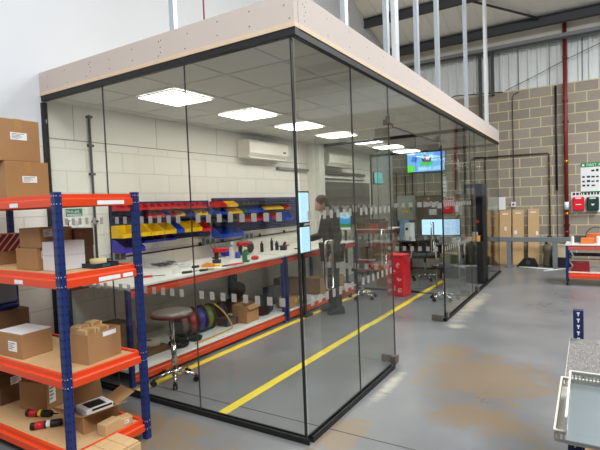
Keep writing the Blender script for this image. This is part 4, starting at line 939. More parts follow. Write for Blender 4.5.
def office_chair(lab, x, y, rz):
    t = thing('office_chair', lab, 'office chair', (x, y, 0), rz)
    starbase(t, 0.28, a0=0.6); MB().cyl((0, 0, 0.12), (0, 0, 0.44), 0.022).build('gas_lift', CHROME, t)
    b = MB(); b.box(-0.24, -0.24, 0.45, 0.24, 0.24, 0.53); b.build('seat', BLACKP, t, 0.03)
    b = MB(); b.box(-0.2, 0.24, 0.56, 0.2, 0.29, 0.84, R=RX(-0.12)); b.build('backrest', BLACKP, t, 0.025)
    MB().tube([(0, 0.1, 0.44), (0, 0.27, 0.46), (0, 0.31, 0.6), (0, 0.31, 0.75)], 0.014, 8).build('back_bar', BLACKP, t)
    for s in (-1, 1):
        MB().tube([(s*0.2, 0.05, 0.47), (s*0.28, 0.05, 0.5), (s*0.28, 0.02, 0.68)], 0.012, 8).build('arm_post', BLACKP, t)
        MB().box(s*0.28-0.03, -0.12, 0.68, s*0.28+0.03, 0.12, 0.705).build('armrest', BLACKP, t, 0.008)
    return t
t = thing('swivel_stool', 'low black swivel stool with chrome base beyond the doorway', 'stool', (-0.37, 4.82, 0), 0.1)
starbase(t, 0.21); MB().cyl((0, 0, 0.12), (0, 0, 0.5), 0.02).build('gas_lift', CHROME, t); MB().lathe([(0.1, 0.5), (0.17, 0.51), (0.175, 0.54), (0.16, 0.565), (0.05, 0.57)], n=28).build('seat', BLACKP, t)
office_chair('black office chair at the dark desk beyond the inner partition', -1.2, 6.6, 0.4+PI)

# ================================================================ SCREEN STAND
t = thing('screen_stand', 'black stand carrying two stacked lit screens just right of the corner joint', 'screen stand', (-1.86, 3.22, 0), 0)
MB().box(-0.05, -0.26, 0.0, 0.06, -0.06, 0.03).build('base', BLACKP, t, 0.005); MB().box(-0.03, -0.19, 0.03, 0.0, -0.13, 1.75).build('post', BLACKP, t)
SCRN = mat('pale_blue_screen', (20, 30, 40), 0.2, emit=(178, 216, 246), strength=0.85)
for (z0, z1, lab) in ((0.92, 1.275, 'lower'), (1.345, 1.76, 'upper')):
    h = MB().box(0.0, -0.31, z0-0.02, 0.03, -0.01, z1+0.02).build('monitor', BLACKP, t, 0.003)
    MB().box(0.03, -0.30, z0, 0.032, -0.03, z1).build('screen', SCRN, h)

# ================================================================ PERSON
def skin_mesh(name, pts, edges, rad, sub=2):
    me = bpy.data.meshes.new(name); me.from_pydata([Vector(p) for p in pts], edges, []); o = bpy.data.objects.new(name, me); COL.objects.link(o)
    o.modifiers.new('s', 'SKIN'); sk = me.skin_vertices[0].data
    for i, r in enumerate(rad): sk[i].radius = (r, r) if not isinstance(r, tuple) else r; sk[i].use_root = (i == 0)
    m = o.modifiers.new('u', 'SUBSURF'); m.levels = sub; m.render_levels = sub
    dg = bpy.context.evaluated_depsgraph_get(); out = bpy.data.meshes.new_from_object(o.evaluated_get(dg)); bpy.data.objects.remove(o)
    return out
def mesh_into(b, me, mi=0):
    off = [b._v(v.co) for v in me.vertices]
    for p in me.polygons:
        try: f = b.bm.faces.new([off[i] for i in p.vertices]); f.smooth = True; f.material_index = mi
        except ValueError: pass
SKIN = mat('skin', (196, 138, 112), 0.55); HAIR = mat('dark_brown_hair', (52, 34, 26), 0.6, var=0.2, scale=60); JUMP = mat('black_jumper', (16, 16, 22), 0.85); TROU = mat('dark_trousers', (34, 26, 22), 0.9)
SK = {}
def V3(*a): return Vector(a)
J = dict(pel=(0, 0, .93), sp=(0, 0.0, 1.12), ch=(0, -.03, 1.30), nk=(0, -.06, 1.44), hd=(0, -.10, 1.50),
         sl=(.17, -.02, 1.37), el=(.25, .02, 1.10), wl=(.25, -.10, .88), sr=(-.17, -.03, 1.37), er=(-.24, -.08, 1.12), wr=(-.16, -.30, 1.08),
         hl=(.09, 0, .90), kl=(.11, -.02, .49), al=(.12, .04, .09), hr=(-.09, 0, .90), kr=(-.11, -.03, .49), ar=(-.13, .02, .09))
body_n = ['pel', 'sp', 'ch', 'nk', 'hd', 'sl', 'el', 'wl', 'sr', 'er', 'wr', 'hl', 'kl', 'al', 'hr', 'kr', 'ar']
E_ = [('pel', 'sp'), ('sp', 'ch'), ('ch', 'nk'), ('nk', 'hd'), ('ch', 'sl'), ('sl', 'el'), ('el', 'wl'), ('ch', 'sr'), ('sr', 'er'), ('er', 'wr'), ('pel', 'hl'), ('hl', 'kl'), ('kl', 'al'), ('pel', 'hr'), ('hr', 'kr'), ('kr', 'ar')]
Rb = dict(pel=.12, sp=.115, ch=.125, nk=.052, hd=.05, sl=.055, el=.038, wl=.026, sr=.055, er=.038, wr=.026, hl=.078, kl=.052, al=.036, hr=.078, kr=.052, ar=.036)
ix = {n: i for i, n in enumerate(body_n)}
person = thing('person', 'person in dark clothes standing with head bowed beside the stacked lit screens', 'person', (-1.60, 3.42, 0), -0.75)
b = MB()
mesh_into(b, skin_mesh('b', [J[n] for n in body_n], [(ix[a], ix[c]) for a, c in E_], [Rb[n] for n in body_n], 1))
# head: shaped ellipsoid bowed forward, with nose, lips, eyes and ears
HC = Vector((0, -.135, 1.585)); HR = RX(0.42)
def hp(x, y, z): return HC + HR @ Vector((x, y, z))
n0 = 20; rows = []
for i in range(1, 12):
    ph = PI*i/12; row = []
    for k in range(n0):
        a = 2*PI*k/n0; x = 0.075*math.sin(ph)*math.cos(a); y = 0.095*math.sin(ph)*math.sin(a); z = -0.115*math.cos(ph)
        if z < -0.02: x *= 1-0.28*(-z-0.02)/0.095; y = y*(1-0.1*(-z)/0.115) - (0.012 if y < 0 else 0)
        if y < 0 and abs(x) < 0.016 and -0.045 < z < 0.005: y -= 0.02      # nose
        if y < -0.04 and 0.012 < abs(x) < 0.045 and -0.005 < z < 0.025: y += 0.008  # eye sockets
        row.append(b._v(hp(x, y, z)))
    rows.append(row)
for A, B_ in zip(rows, rows[1:]):
    for k in range(n0): f = b.bm.faces.new((A[k], A[(k+1) % n0], B_[(k+1) % n0], B_[k])); f.smooth = True
b.bm.faces.new(rows[0][::-1]); b.bm.faces.new(rows[-1])
for s in (-1, 1):
    b.ell(hp(s*0.077, 0.008, 0.0), (0.009, 0.018, 0.03), 10, 6)
    b.ell(hp(s*0.03, -0.085, 0.012), (0.012, 0.006, 0.007), 8, 6, mi=1)
b.ell(hp(0, -0.098, -0.058), (0.022, 0.006, 0.007), 10, 6, mi=2)
# hands with five fingers
def hand(w_, d, up, side):
    w_ = Vector(w_); d = Vector(d).normalized(); sd = d.cross(Vector(up)).normalized()*side; pn = d.cross(sd).normalized()
    palm = [w_-d*0.01, w_+d*0.04, w_+d*0.085]; mesh_into(b, skin_mesh('p', palm, [(0, 1), (1, 2)], [(.024, .018), (.036, .015), (.036, .013)], 1))
    for k, (o, L) in enumerate(((-.027, .062), (-.009, .074), (.009, .07), (.027, .055))):
        r = w_+d*0.08+sd*o; c = -pn*0.35
        mesh_into(b, skin_mesh('f', [r, r+d*L*0.4, r+(d+c).normalized()*L*0.75, r+(d+c*2).normalized()*L], [(0, 1), (1, 2), (2, 3)], [.009, .0085, .008, .0065], 1))
    r = w_+d*0.02-sd*0.02; q = (d-sd*0.9).normalized(); mesh_into(b, skin_mesh('t', [r, r+q*0.035, r+(q+d*0.6).normalized()*0.065], [(0, 1), (1, 2)], [.012, .010, .008], 1))
hand(J['wl'], (0, -.3, -1), (0, 1, 0), 1); hand(J['wr'], (.3, -1, -.05), (0, 0, 1), -1)
b.build('body', [SKIN, mat('eye', (30, 24, 22), 0.3), mat('lips', (150, 84, 76), 0.5)], person)
def cloth(name, names, edges, grow, m, over={}):
    idx = {n: i for i, n in enumerate(names)}; bb = MB()
    mesh_into(bb, skin_mesh(name, [over.get(n, J[n]) for n in names], [(idx[a], idx[c]) for a, c in edges], [Rb[n]*1.0+grow for n in names], 2)); return bb.build(name, m, person)
cloth('jumper', ['ch', 'sp', 'pel', 'nk', 'sl', 'el', 'wl', 'sr', 'er', 'wr'], [('ch', 'sp'), ('sp', 'pel'), ('ch', 'nk'), ('ch', 'sl'), ('sl', 'el'), ('el', 'wl'), ('ch', 'sr'), ('sr', 'er'), ('er', 'wr')], .022, JUMP, {'nk': (0, -.05, 1.41)})
cloth('trousers', ['pel', 'hl', 'kl', 'al', 'hr', 'kr', 'ar'], [('pel', 'hl'), ('hl', 'kl'), ('kl', 'al'), ('pel', 'hr'), ('hr', 'kr'), ('kr', 'ar')], .024, TROU)
b = MB()
for i in range(7):
    pass
b.ell(hp(0, 0.022, 0.030), (0.088, 0.098, 0.105), 18, 10, noise=0.02, R=HR); b.ell(hp(0, 0.065, -0.045), (0.075, 0.05, 0.085), 14, 8, noise=0.03, R=HR)
b.build('hair', HAIR, person)
for s, j in ((1, 'al'), (-1, 'ar')):
    x, y, _ = J[j]; b = MB()
    b.prism([(y+0.07, 0), (y-0.17, 0), (y-0.18, 0.03), (y-0.13, 0.06), (y-0.05, 0.09), (y+0.0, 0.12), (y+0.06, 0.12), (y+0.075, 0.05)], 'x', x-0.045, x+0.045)
    b.build('shoe', mat('black_shoe', (30, 31, 34), 0.5), person, 0.018)

# ================================================================ AIR CONDITIONERS ON THE WALL
def aircon(y0, y1, z0, z1, lab, zr=0):
    t = thing('air_conditioner', lab, 'air conditioner', (LW+0.005, (y0+y1)/2, z0)); hy = (y1-y0)/2; h = z1-z0
    MB().prism([(0, 0), (0, h), (0.20, h), (0.235, h*0.85), (0.235, h*0.25), (0.17, 0)], 'y', -hy, hy).build('casing', mat('warm_white_plastic', (232, 226, 214), 0.5), t, 0.008)
    MB().box(0.10, -hy+0.05, -0.006, 0.20, hy-0.05, 0.012, R=RY(0.1)).build('air_flap', WPL, t)
    b = MB()
    for k in range(7): b.box(0.03+k*0.022, -hy+0.04, h, 0.04+k*0.022, hy-0.04, h+0.003)
    b.build('intake_grille', GREY, t); MB().box(0.2355, hy-0.16, h*0.4, 0.2375, hy-0.08, h*0.5).build('indicator', DGREY, t)
aircon(2.95, 4.0, 2.33, 2.59, 'white wall air conditioner in the first room above the bin panels')
aircon(5.45, 6.5, 2.33, 2.58, 'white wall air conditioner beyond the inner glass partition')
one(MB().box(0, -1.1, 0, 0.05, 1.1, 0.05).box(0, -1.1, -0.1, 0.03, 1.1, -0.08), 'cable_trunking', DGREY, 'dark trunking under the air conditioner beyond the partition', 'trunking', (LW+0.005, 6.45, 2.18))
one(MB().box(0, -0.5, 0, 0.05, 0.5, 0.04), 'cable_trunking', GREY, 'short grey trunking between the first air conditioner and the pillar', 'trunking', (LW+0.005, 4.46, 2.2))

# ================================================================ SECOND ROOM
t = thing('wall_board', 'large dark grey board on the left wall beyond the inner partition', 'board', (LW+0.006, 6.6, 1.15))
MB().box(0, -1.2, 0, 0.04, 1.2, 0.88).build('panel', mat('dark_grey_board', (78, 78, 74), 0.7), t); MB().box(0.0, -1.22, -0.03, 0.05, 1.22, 0.0).build('ledge', DGREY, t)
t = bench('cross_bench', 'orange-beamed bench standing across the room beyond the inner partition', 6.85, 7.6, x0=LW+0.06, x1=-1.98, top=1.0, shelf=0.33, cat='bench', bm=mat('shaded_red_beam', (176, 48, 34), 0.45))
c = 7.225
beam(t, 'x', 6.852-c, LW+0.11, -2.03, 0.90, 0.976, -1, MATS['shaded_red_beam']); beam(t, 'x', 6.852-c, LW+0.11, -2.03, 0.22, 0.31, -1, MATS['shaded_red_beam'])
for i, (x, y, sx, sy, sz, m, lab) in enumerate(((-2.7, 7.0, .22, .2, .14, CARDD, 'brown box at the left end of the cross bench'), (-2.45, 7.05, .18, .2, .1, REDBIN, 'red box on the cross bench, left of the crates'), (-2.22, 7.0, .16, .18, .16, mat('maroon_case', (110, 30, 30), 0.5), 'maroon case at the right end of the cross bench'), (-2.5, 7.35, .3, .2, .2, DGREY, 'dark case at the back of the cross bench'))):
    one(MB().box(-sx/2, -sy/2, 0, sx/2, sy/2, sz*0.8).box(-sx/2-0.004, -sy/2-0.004, sz*0.8, sx/2+0.004, sy/2+0.004, sz), 'storage_case', m, lab, 'case', (x, y, 1.0005), bevel=0.005)
for i, (x, y, sx, sy, sz, lab) in enumerate(((-2.6, 7.05, .3, .26, .25, 'brown box low under the cross bench, left'), (-2.25, 7.05, .26, .26, .3, 'brown box low under the cross bench, right'))):
    carton(lab, x, y, 0.331, sx, sy, sz, m=CARDD, tape=None)
t = thing('small_monitor', 'small screen with a green landscape picture beyond the inner partition', 'monitor', (-2.45, 5.62, 0))
MB().box(-0.32, -0.2, 0.0, 0.32, 0.2, 0.02).box(-0.02, -0.02, 0.02, 0.02, 0.02, 1.15).build('stand', BLACKP, t)
MB().box(-0.11, -0.035, 1.06, 0.14, -0.01, 1.42).build('bezel', BLACKP, t)
def screen_pic(name, cols, w_, h_, loc, parent, rot=(PI/2, 0, 0), strength=1.0):
    """lit picture built from patches; cols = list of (polygon, rgb)"""
    o = None; b = MB(); ms = []
    for i, (poly, rgb) in enumerate(cols):
        b.face([(p[0]*w_, p[1]*h_, 0.0004*i) for p in poly], i); ms.append(mat('%s_%d' % (name, i), (20, 20, 20), 0.3, emit=rgb, strength=strength))
    o = b.build('picture', ms, parent); o.location = loc; o.rotation_euler = rot; return o
screen_pic('landscape', [([(0, 0), (1, 0), (1, 1), (0, 1)], (190, 226, 244)), ([(0, .15), (1, .15), (1, .7), (0.5, .62), (0, .7)], (24, 156, 214)), ([(0, .12), (1, .12), (1, .42), (.7, .3), (.4, .36), (.2, .3), (0, .4)], (34, 130, 50)), ([(0, 0), (1, 0), (1, .12), (0, .12)], (214, 224, 226))], 0.23, 0.34, (-0.10, -0.0365, 1.07), t, strength=0.7)
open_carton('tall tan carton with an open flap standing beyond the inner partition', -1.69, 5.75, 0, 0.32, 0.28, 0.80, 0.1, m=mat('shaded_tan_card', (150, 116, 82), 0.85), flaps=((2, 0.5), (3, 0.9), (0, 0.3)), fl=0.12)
t = thing('red_bin', 'tall red bin printed with white swirls before the inner partition', 'bin', (-1.17, 4.96, 0), -0.1)
MB().prism([(-.15, -.13), (.15, -.13), (.17, .13), (-.17, .13)], 'z', 0, 0.66).build('body', REDBIN, t, 0.01)
MB().box(-.16, -.14, 0.661, .16, .14, 0.70).build('lid', RED, t, 0.01)
b = MB(); rr = random.Random(4)
for (u, z) in ((-.08, .56), (.07, .52), (-.02, .40), (.08, .30), (-.09, .26), (.0, .14), (-.09, .08), (.09, .1)):
    for (dx, r0) in ((0, .035), (0.006, .018)):
        a0 = rr.uniform(0, 3); b.tube([(u+dx+r0*math.cos(a0+q*0.4), -0.1315, z+r0*math.sin(a0+q*0.4)) for q in range(10)], 0.004, 5)
b2 = MB()
b.build('swirl_print', WHITE, t)
MB().tube([(0.15, -0.03, 0.60), (0.22, -0.04, 0.61), (0.26, -0.04, 0.66), (0.275, -0.04, 0.74), (0.28, -0.03, 0.80)], 0.012, 8).build('side_hook', GREY, t)
# desk with ultrawide monitor
t = thing('desk', 'dark office desk under the wide lit monitor', 'desk', (-1.08, 7.45, 0))
MB().box(-0.85, -0.38, 0.70, 0.85, 0.38, 0.73).build('desktop', DGREY, t, 0.004)
for sx in (-1, 1): MB().box(sx*0.8-0.025, -0.35, 0, sx*0.8+0.025, 0.35, 0.70).build('side_panel', BLACKP, t)
MB().box(-0.77, 0.30, 0.3, 0.77, 0.32, 0.70).build('modesty_panel', BLACKP, t)
t = thing('monitor', 'wide pale blue lit monitor on the dark desk', 'monitor', (-1.14, 7.6, 0.7305))
MB().box(-0.14, -0.1, 0, 0.14, 0.1, 0.012).box(-0.03, 0.01, 0.012, 0.03, 0.03, 0.25).build('stand', BLACKP, t)
MB().box(-0.415, -0.02, 0.08, 0.415, 0.008, 0.435).build('bezel', BLACKP, t, 0.004)
MB().box(-0.405, -0.0215, 0.09, 0.405, -0.0201, 0.425).build('screen', mat('cool_screen', (20, 30, 40), 0.2, emit=(176, 214, 250), strength=0.95), t)
t = thing('pc_tower', 'blue and white box machine at the right end of the cross bench', 'machine', (-1.78, 7.25, 0.731))
MB().box(-0.10, -0.15, 0, 0.0, 0.15, 0.42).build('blue_side', mat('sky_blue_panel', (104, 150, 190), 0.4), t, 0.005); MB().box(0.001, -0.14, 0, 0.13, 0.14, 0.37).build('white_side', WPL, t, 0.005)
MB().box(0.02, -0.143, 0.22, 0.08, -0.1405, 0.28).build('panel_display', BLACKP, t)
small(MB().box(-0.2, -0.12, 0, 0.2, 0.12, 0.012), 'papers', WHITE, 'white papers on the front left of the dark desk', 'papers', 0, 0).location = (-1.42, 7.17, 0.7305)
t = thing('keyboard', 'black keyboard before the wide monitor', 'keyboard', (-1.05, 7.22, 0.7305)); MB().box(-0.2, -0.07, 0, 0.2, 0.07, 0.018).build('case', BLACKP, t, 0.003)
MB().box(-0.19, -0.06, 0.018, 0.19, 0.06, 0.022).build('keys', DGREY, t)
# shelf trolley by the side glass, and tall black cabinet
t = thing('wire_trolley', 'cluttered silver wire trolley behind the side glass', 'trolley', (-0.55, 6.0, 0))
for x in (-.2, .2):
    for y in (-.22, .22): MB().cyl((x, y, 0.0), (x, y, 0.82), 0.011, n=8).build('post', STEEL, t)
for z in (0.15, 0.45, 0.78):
    b = MB(); b.box(-.21, -.23, z, .21, -.22, z+.02).box(-.21, .22, z, .21, .23, z+.02).box(-.21, -.22, z, -.2, .22, z+.02).box(.2, -.22, z, .21, .22, z+.02)
    for k in range(9): b.box(-.2+.045*k, -.22, z+.004, -.197+.045*k+.004, .22, z+.01)
    b.build('wire_shelf', STEEL, t)
for i, (dx, dy, z, sx, sy, sz, m, lab) in enumerate(((-.08, 0, .801, .2, .2, .12, GREY, 'grey case on top of the wire trolley'), (.1, .02, .801, .12, .16, .08, WPL, 'white tub on top of the wire trolley'), (0, 0, .471, .3, .3, .14, mat('olive_case', (108, 104, 70), 0.6), 'olive case on the middle shelf of the wire trolley'), (0, 0, .171, .32, .32, .18, BLACKP, 'black case on the bottom shelf of the wire trolley'))):
    one(MB().box(-sx/2, -sy/2, 0, sx/2, sy/2, sz*.8).box(-sx/2-.003, -sy/2-.003, sz*.8, sx/2+.003, sy/2+.003, sz), 'storage_case', m, lab, 'case', (-.55+dx, 6.0+dy, z), bevel=0.004)
t = thing('equipment_cabinet', 'tall black equipment cabinet standing just inside the side glass', 'cabinet', (-0.24, 6.75, 0))
MB().box(-0.17, -0.3, 0, 0.17, 0.3, 0.78).build('base_unit', BLACKP, t, 0.006)
b = MB(); b.box(-0.17, 0.02, 0.78, 0.17, 0.3, 1.62).box(-0.17, -0.22, 0.781, -0.15, 0.02, 1.62).box(0.15, -0.22, 0.781, 0.17, 0.02, 1.62).box(-0.15, -0.22, 1.58, 0.15, 0.02, 1.62)
b.build('open_hood', BLACKP, t); MB().box(-0.17, -0.24, 1.622, 0.17, 0.28, 1.85).build('top_unit', DGREY, t, 0.006)
MB().box(-0.10, 0.012, 0.86, 0.02, 0.019, 0.94).build('white_label', WHITE, t); MB().cyl((0.02, 0.019, 1.14), (0.02, 0.005, 1.14), 0.03).build('red_button', RED, t); MB().box(-0.12, -0.243, 1.66, 0.02, -0.2405, 1.78).build('display', GREY, t)
one(MB().box(-0.12, -0.1, 0, 0.12, 0.1, 0.10), 'wooden_box', mat('amber_wood', (214, 160, 84), 0.6), 'pale wooden box on the ledge of the black cabinet', 'box', (-0.26, 6.6, 0.781), bevel=0.004)
one(MB().box(-0.2, 0, 0, 0.2, 0.004, 0.3), 'wall_notice', WHITE, 'white notice sheet on the far wall beside the black cabinet', 'notice', (-0.30, FY-0.006, 1.28))

# ================================================================ FAR WALL
def fw(px, py, y=None): p = at(px, py, 1, FY-0.03 if y is None else y); return float(p[0]), float(p[2])
def wallbox(name, lab, cat, px0, py0, px1, py1, d, m, bev=0.004, y=FY):
    x0, z1 = fw(px0, py0); x1, z0 = fw(px1, py1)
    t = thing(name, lab, cat, ((x0+x1)/2, y-0.001, z0)); w2 = (x1-x0)/2
    MB().box(-w2, -d, 0, w2, 0, z1-z0).build('body', m, t, bev); return t, w2, z1-z0
t, w2, h = wallbox('electrical_cabinet', 'grey electrical cabinet with a yellow warning label on the far wall', 'electrical cabinet', 399, 196, 415, 220, 0.2, mat('cabinet_grey', (176, 178, 174), 0.5))
MB().box(-w2+0.01, -0.205, 0.01, w2-0.01, -0.2005, h-0.01).build('door', MATS['cabinet_grey'], t)
MB().prism([(-0.06, h*0.3), (0.1, h*0.3), (0.1, h*0.42), (-0.06, h*0.42)], 'y', -0.208, -0.2055).build('yellow_label', YELP, t); MB().prism([(0.0, h*0.47), (0.05, h*0.47), (0.025, h*0.56)], 'y', -0.208, -0.2055).build('warning_triangle', YELP, t)
MB().box(w2-0.05, -0.22, h*0.4, w2-0.03, -0.2055, h*0.55).build('handle', BLACKP, t)
t, w2, h = wallbox('plywood_board', 'brown-grey backing board with papers on the far wall', 'board', 416, 196, 442, 236, 0.02, mat('weathered_board', (112, 98, 84), 0.8, var=0.15))
for (x, z, a, c) in ((-.28, .82, .1, .13), (-.14, .80, .07, .1), (-0.04, .82, .1, .1), (.08, .8, .09, .12), (.22, .78, .12, .14), (.0, .62, .2, .15)): MB().box(x, -0.023, z-c/2, x+a, -0.0205, z+c/2).build('paper', WHITE, t)
MB().cyl((0.0, -0.0205, .97), (0.0, -0.03, .97), 0.04).build('yellow_disc', mat('amber_plastic', (224, 140, 30), 0.4), t)
t, w2, h = wallbox('fire_notice', 'red notice board on the far wall right of the brown board', 'notice', 443, 199, 455, 213, 0.02, RED)
MB().box(-w2+0.02, -0.023, h*0.55, w2-0.04, -0.0205, h*0.65).build('lettering', WHITE, t)
wallbox('call_point', 'cream alarm panel beside the red notice board', 'alarm panel', 455.5, 203, 462, 215, 0.05, WPL)
for (a, lab) in (((441, 181, 447, 192), 'white sheet on the far wall above the red notice, left one'), ((455, 182, 461, 194), 'small white box on the far wall left of the dark pipe'), ((465, 180, 471, 190), 'small white box on the far wall right of the dark pipe'), ((484, 198, 494, 210), 'white paper taped on the far wall beside the black cabinet')):
    x0, z1 = fw(a[0], a[1]); x1, z0 = fw(a[2], a[3]); one(MB().box(x0, -0.03, z0, x1, 0, z1), 'wall_notice', WPL, lab, 'notice', (0, FY-0.001, 0))
t = thing('television', 'wall television showing a blue and green picture beyond the glass office', 'television', (-1.96, FY-0.10, 2.30))
MB().box(-0.50, 0, 0, 0.50, 0.05, 0.58).build('bezel', BLACKP, t, 0.004); MB().box(-0.1, 0.05, 0.2, 0.1, 0.098, 0.4).build('bracket', DSTEEL, t)
screen_pic('tv', [([(0, 0), (1, 0), (1, 1), (0, 1)], (110, 176, 236)), ([(0, .0), (.16, .0), (.2, .2), (.12, .34), (0, .3)], (96, 220, 40)), ([(.36, .28), (.66, .28), (.7, .42), (.55, .48), (.34, .42)], (60, 200, 70)), ([(.42, .44), (.62, .42), (.66, .6), (.6, .74), (.46, .76), (.38, .6)], (70, 84, 110)), ([(.46, .46), (.54, .44), (.54, .56), (.47, .58)], (150, 60, 50)), ([(.5, .56), (.58, .52), (.6, .66), (.53, .68)], (230, 232, 236)), ([(.1, .5), (.24, .46), (.3, .7), (.14, .72)], (74, 110, 210)), ([(.68, .05), (.98, .1), (.98, .26), (.7, .2)], (160, 206, 246)), ([(.3, .06), (.64, .06), (.64, .2), (.3, .22)], (170, 214, 248)), ([(.7, .62), (.98, .6), (.98, .94), (.74, .94)], (84, 140, 226))], 0.97, 0.55, (-0.485, -0.0015, 0.015), t, strength=0.95)
t = thing('tv_reflection_panel', 'small turquoise lit panel standing in for the television reflection on the left wall', 'screen', (LW+0.006, 8.4, 2.03)); MB().box(0, -0.28, 0, 0.04, 0.28, 0.29).build('bezel', BLACKP, t)  # glowing panel added in place of the mirrored television image
MB().box(0.04, -0.27, 0.01, 0.042, 0.27, 0.28).build('screen', mat('turquoise_reflection', (20, 40, 40), 0.3, emit=(110, 214, 222), strength=0.75), t)
def pipe(lab, pts, r, m, name='wall_pipe', n=8, cat='pipe', group=None):
    o = Vector(pts[0]); return one(MB().tube([Vector(p)-o for p in pts], r, n), name, m, lab, cat, tuple(o), group=group)
def wpt(px, py, off=0.03): p = at(px, py, 1, FY-off); return (float(p[0]), FY-off, float(p[2]))
t_ = wpt(549, 153); q_ = wpt(473, 158)
xq = t_[0]
pipe('brown conduit running level then down the far wall right of the fascia', [q_, (xq-0.03, FY-0.03, t_[2]+0.0), (xq, FY-0.03, t_[2]-0.03), (xq, FY-0.03, 0.62)], 0.016, BROWNPIPE)
for z in (2.3, 1.95, 1.6, 1.2, 0.9): one(MB().box(-0.03, -0.02, -0.012, 0.03, 0, 0.012), 'pipe_clip', BRASS, 'small brass clip on the brown conduit, %s' % {2.3: 'topmost', 1.95: 'second down', 1.6: 'third down', 1.2: 'fourth down', .9: 'lowest'}[z], 'clip', (xq, FY-0.047, z))
x_ = wpt(556, 120)[0]; zt = 4.02; zb = wpt(556, 190)[2]
pipe('thick black conduit on the far wall between the brown and red pipes', [(x_, FY-0.035, zt), (x_, FY-0.035, zb)], 0.022, BLACKP)
pipe('thin rod below the thick black conduit', [(x_+0.005, FY-0.03, zb-0.002), (x_+0.005, FY-0.03, 0.62)], 0.007, BROWNPIPE)
x_ = wpt(513, 140)[0]
pipe('thin black cable dropping down the far wall to a white box', [(x_+0.14, FY-0.02, 4.0), (x_+0.03, FY-0.02, 3.97), (x_, FY-0.02, 3.88), (x_, FY-0.02, wpt(513, 202)[2])], 0.008, BLACKP, 'wall_cable', cat='cable')
t, w2, h = wallbox('isolator_switch', 'small white box at the foot of the thin black cable', 'switch', 511, 202, 516, 207, 0.06, WPL)
MB().cyl((0, -0.06, h*0.5), (0, -0.08, h*0.5), 0.02).build('knob', BLACKP, t)
pipe('black cable along the top of the blockwork behind the studs', [wpt(451, 98, 0.015), wpt(455, 96, 0.015), wpt(480, 94, 0.015), wpt(503, 92, 0.015)], 0.012, BLACKP, 'wall_cable', cat='cable')
pipe('thin grey cable slanting up across the white cladding', [wpt(505, 91, 0.05), wpt(533, 77, 0.05), wpt(565, 60, 0.05), wpt(600, 43, 0.05), wpt(640, 22, 0.05)], 0.008, DGREY, 'wall_cable', cat='cable')
for (px, y0, y1, lab) in ((465, 150, 205, 'dark thin pipe on the far wall seen through the side glass'), (485, 158, 200, 'dark drop pipe under the level brown conduit'), (405, 176, 196, 'dark pipe rising from the grey electrical cabinet, left'), (412, 172, 196, 'dark pipe rising from the grey electrical cabinet, right'), (424, 172, 196, 'dark pipe above the brown board'), (396, 172, 236, 'dark pipe left of the electrical cabinet')):
    a = wpt(px, y0, 0.02); c = wpt(px, y1, 0.02); pipe(lab, [(a[0], FY-0.02, a[2]), (a[0], FY-0.02, c[2]+0.01)], 0.012, BLACKP)
x_ = wpt(458, 168)[0]
pipe('white boxed riser on the far wall behind the side glass', [(x_, FY-0.03, 2.68), (x_, FY-0.03, 1.85)], 0.03, WPL)
pipe('dark red riser on the far wall beside the white one', [(x_-0.07, FY-0.03, 2.75), (x_-0.07, FY-0.03, 1.8)], 0.02, REDPIPE)
# red pipe
t = thing('red_pipe', 'dark red pipe running down the far wall from roof to cart', 'pipe', (wpt(566, 150)[0], FY-0.09, 0))
MB().cyl((0, 0, 0.5), (0, 0, RZc-0.0), 0.042, n=16).build('pipe', REDPIPE, t)
for k, z in enumerate((0.75, 1.16, 2.32, 3.65, 4.6)):
    MB().cyl((0, 0, z-0.03), (0, 0, z+0.03), 0.05, n=16).build('coupling', BRASS if k in (1, 2) else REDPIPE, t)
MB().cyl((0, 0, 1.25), (0, 0, 1.42), 0.046, n=16).build('white_tag', WHITE, t); 
for z in (0.9, 3.2): MB().box(-0.06, 0.03, z-0.02, 0.06, 0.088, z+0.02).build('bracket', DSTEEL, t)
# first aid station
t, w2, h = wallbox('first_aid_cabinet', 'red wall-mounted first aid cabinet beside the red pipe', 'first aid cabinet', 572.5, 197, 584.5, 210.5, 0.13, mat('bright_red_plastic', (226, 26, 40), 0.35), 0.025, FY-0.007)
MB().box(-0.05, -0.136, h*0.42, 0.05, -0.1305, h*0.48).build('white_mark', WHITE, t); MB().box(-w2*0.5, -0.136, h*0.86, w2*0.5, -0.1305, h*0.95).build('white_strip', WHITE, t)
t, w2, h = wallbox('first_aid_cabinet', 'dark green wall-mounted first aid cabinet right of the red one', 'first aid cabinet', 586.5, 197, 599, 210.5, 0.13, DGREEN, 0.025, FY-0.007)
MB().prism([(-0.04, h*0.5), (0.04, h*0.5), (0.0, h*0.36)], 'y', -0.136, -0.1305).build('white_mark', WHITE, t); MB().box(-w2*0.5, -0.136, h*0.86, w2*0.5, -0.1305, h*0.95).build('white_strip', WHITE, t)
x0, z1 = fw(571, 192); x1, z0 = fw(606, 212)
t = thing('backing_board', 'white backing board with black print behind the two first aid cabinets', 'board', ((x0+x1)/2, FY-0.001, z0)); w2 = (x1-x0)/2
MB().box(-w2, -0.004, 0, w2, 0, z1-z0).build('board', WHITE, t)
b = MB(); rr = random.Random(2); x = -w2+0.03
while x < w2-0.05:
    ww = rr.uniform(.02, .05); b.box(x, -0.0065, z1-z0-0.075, x+ww, -0.0042, z1-z0-0.02); x += ww+0.02
b.build('black_print', BLACKP, t)
x0, z1 = fw(580.5, 163); zb = fw(580.5, 193)[1]; x1 = x0+0.62
t = thing('first_aid_poster', 'green-bordered white first aid poster at the photo right edge', 'poster', (x0, FY-0.001, zb)); h = z1-zb; W_ = x1-x0
MB().box(0, -0.004, 0, W_, 0, h).build('poster', WHITE, t)
G = mat('poster_green', (30, 140, 66), 0.5)
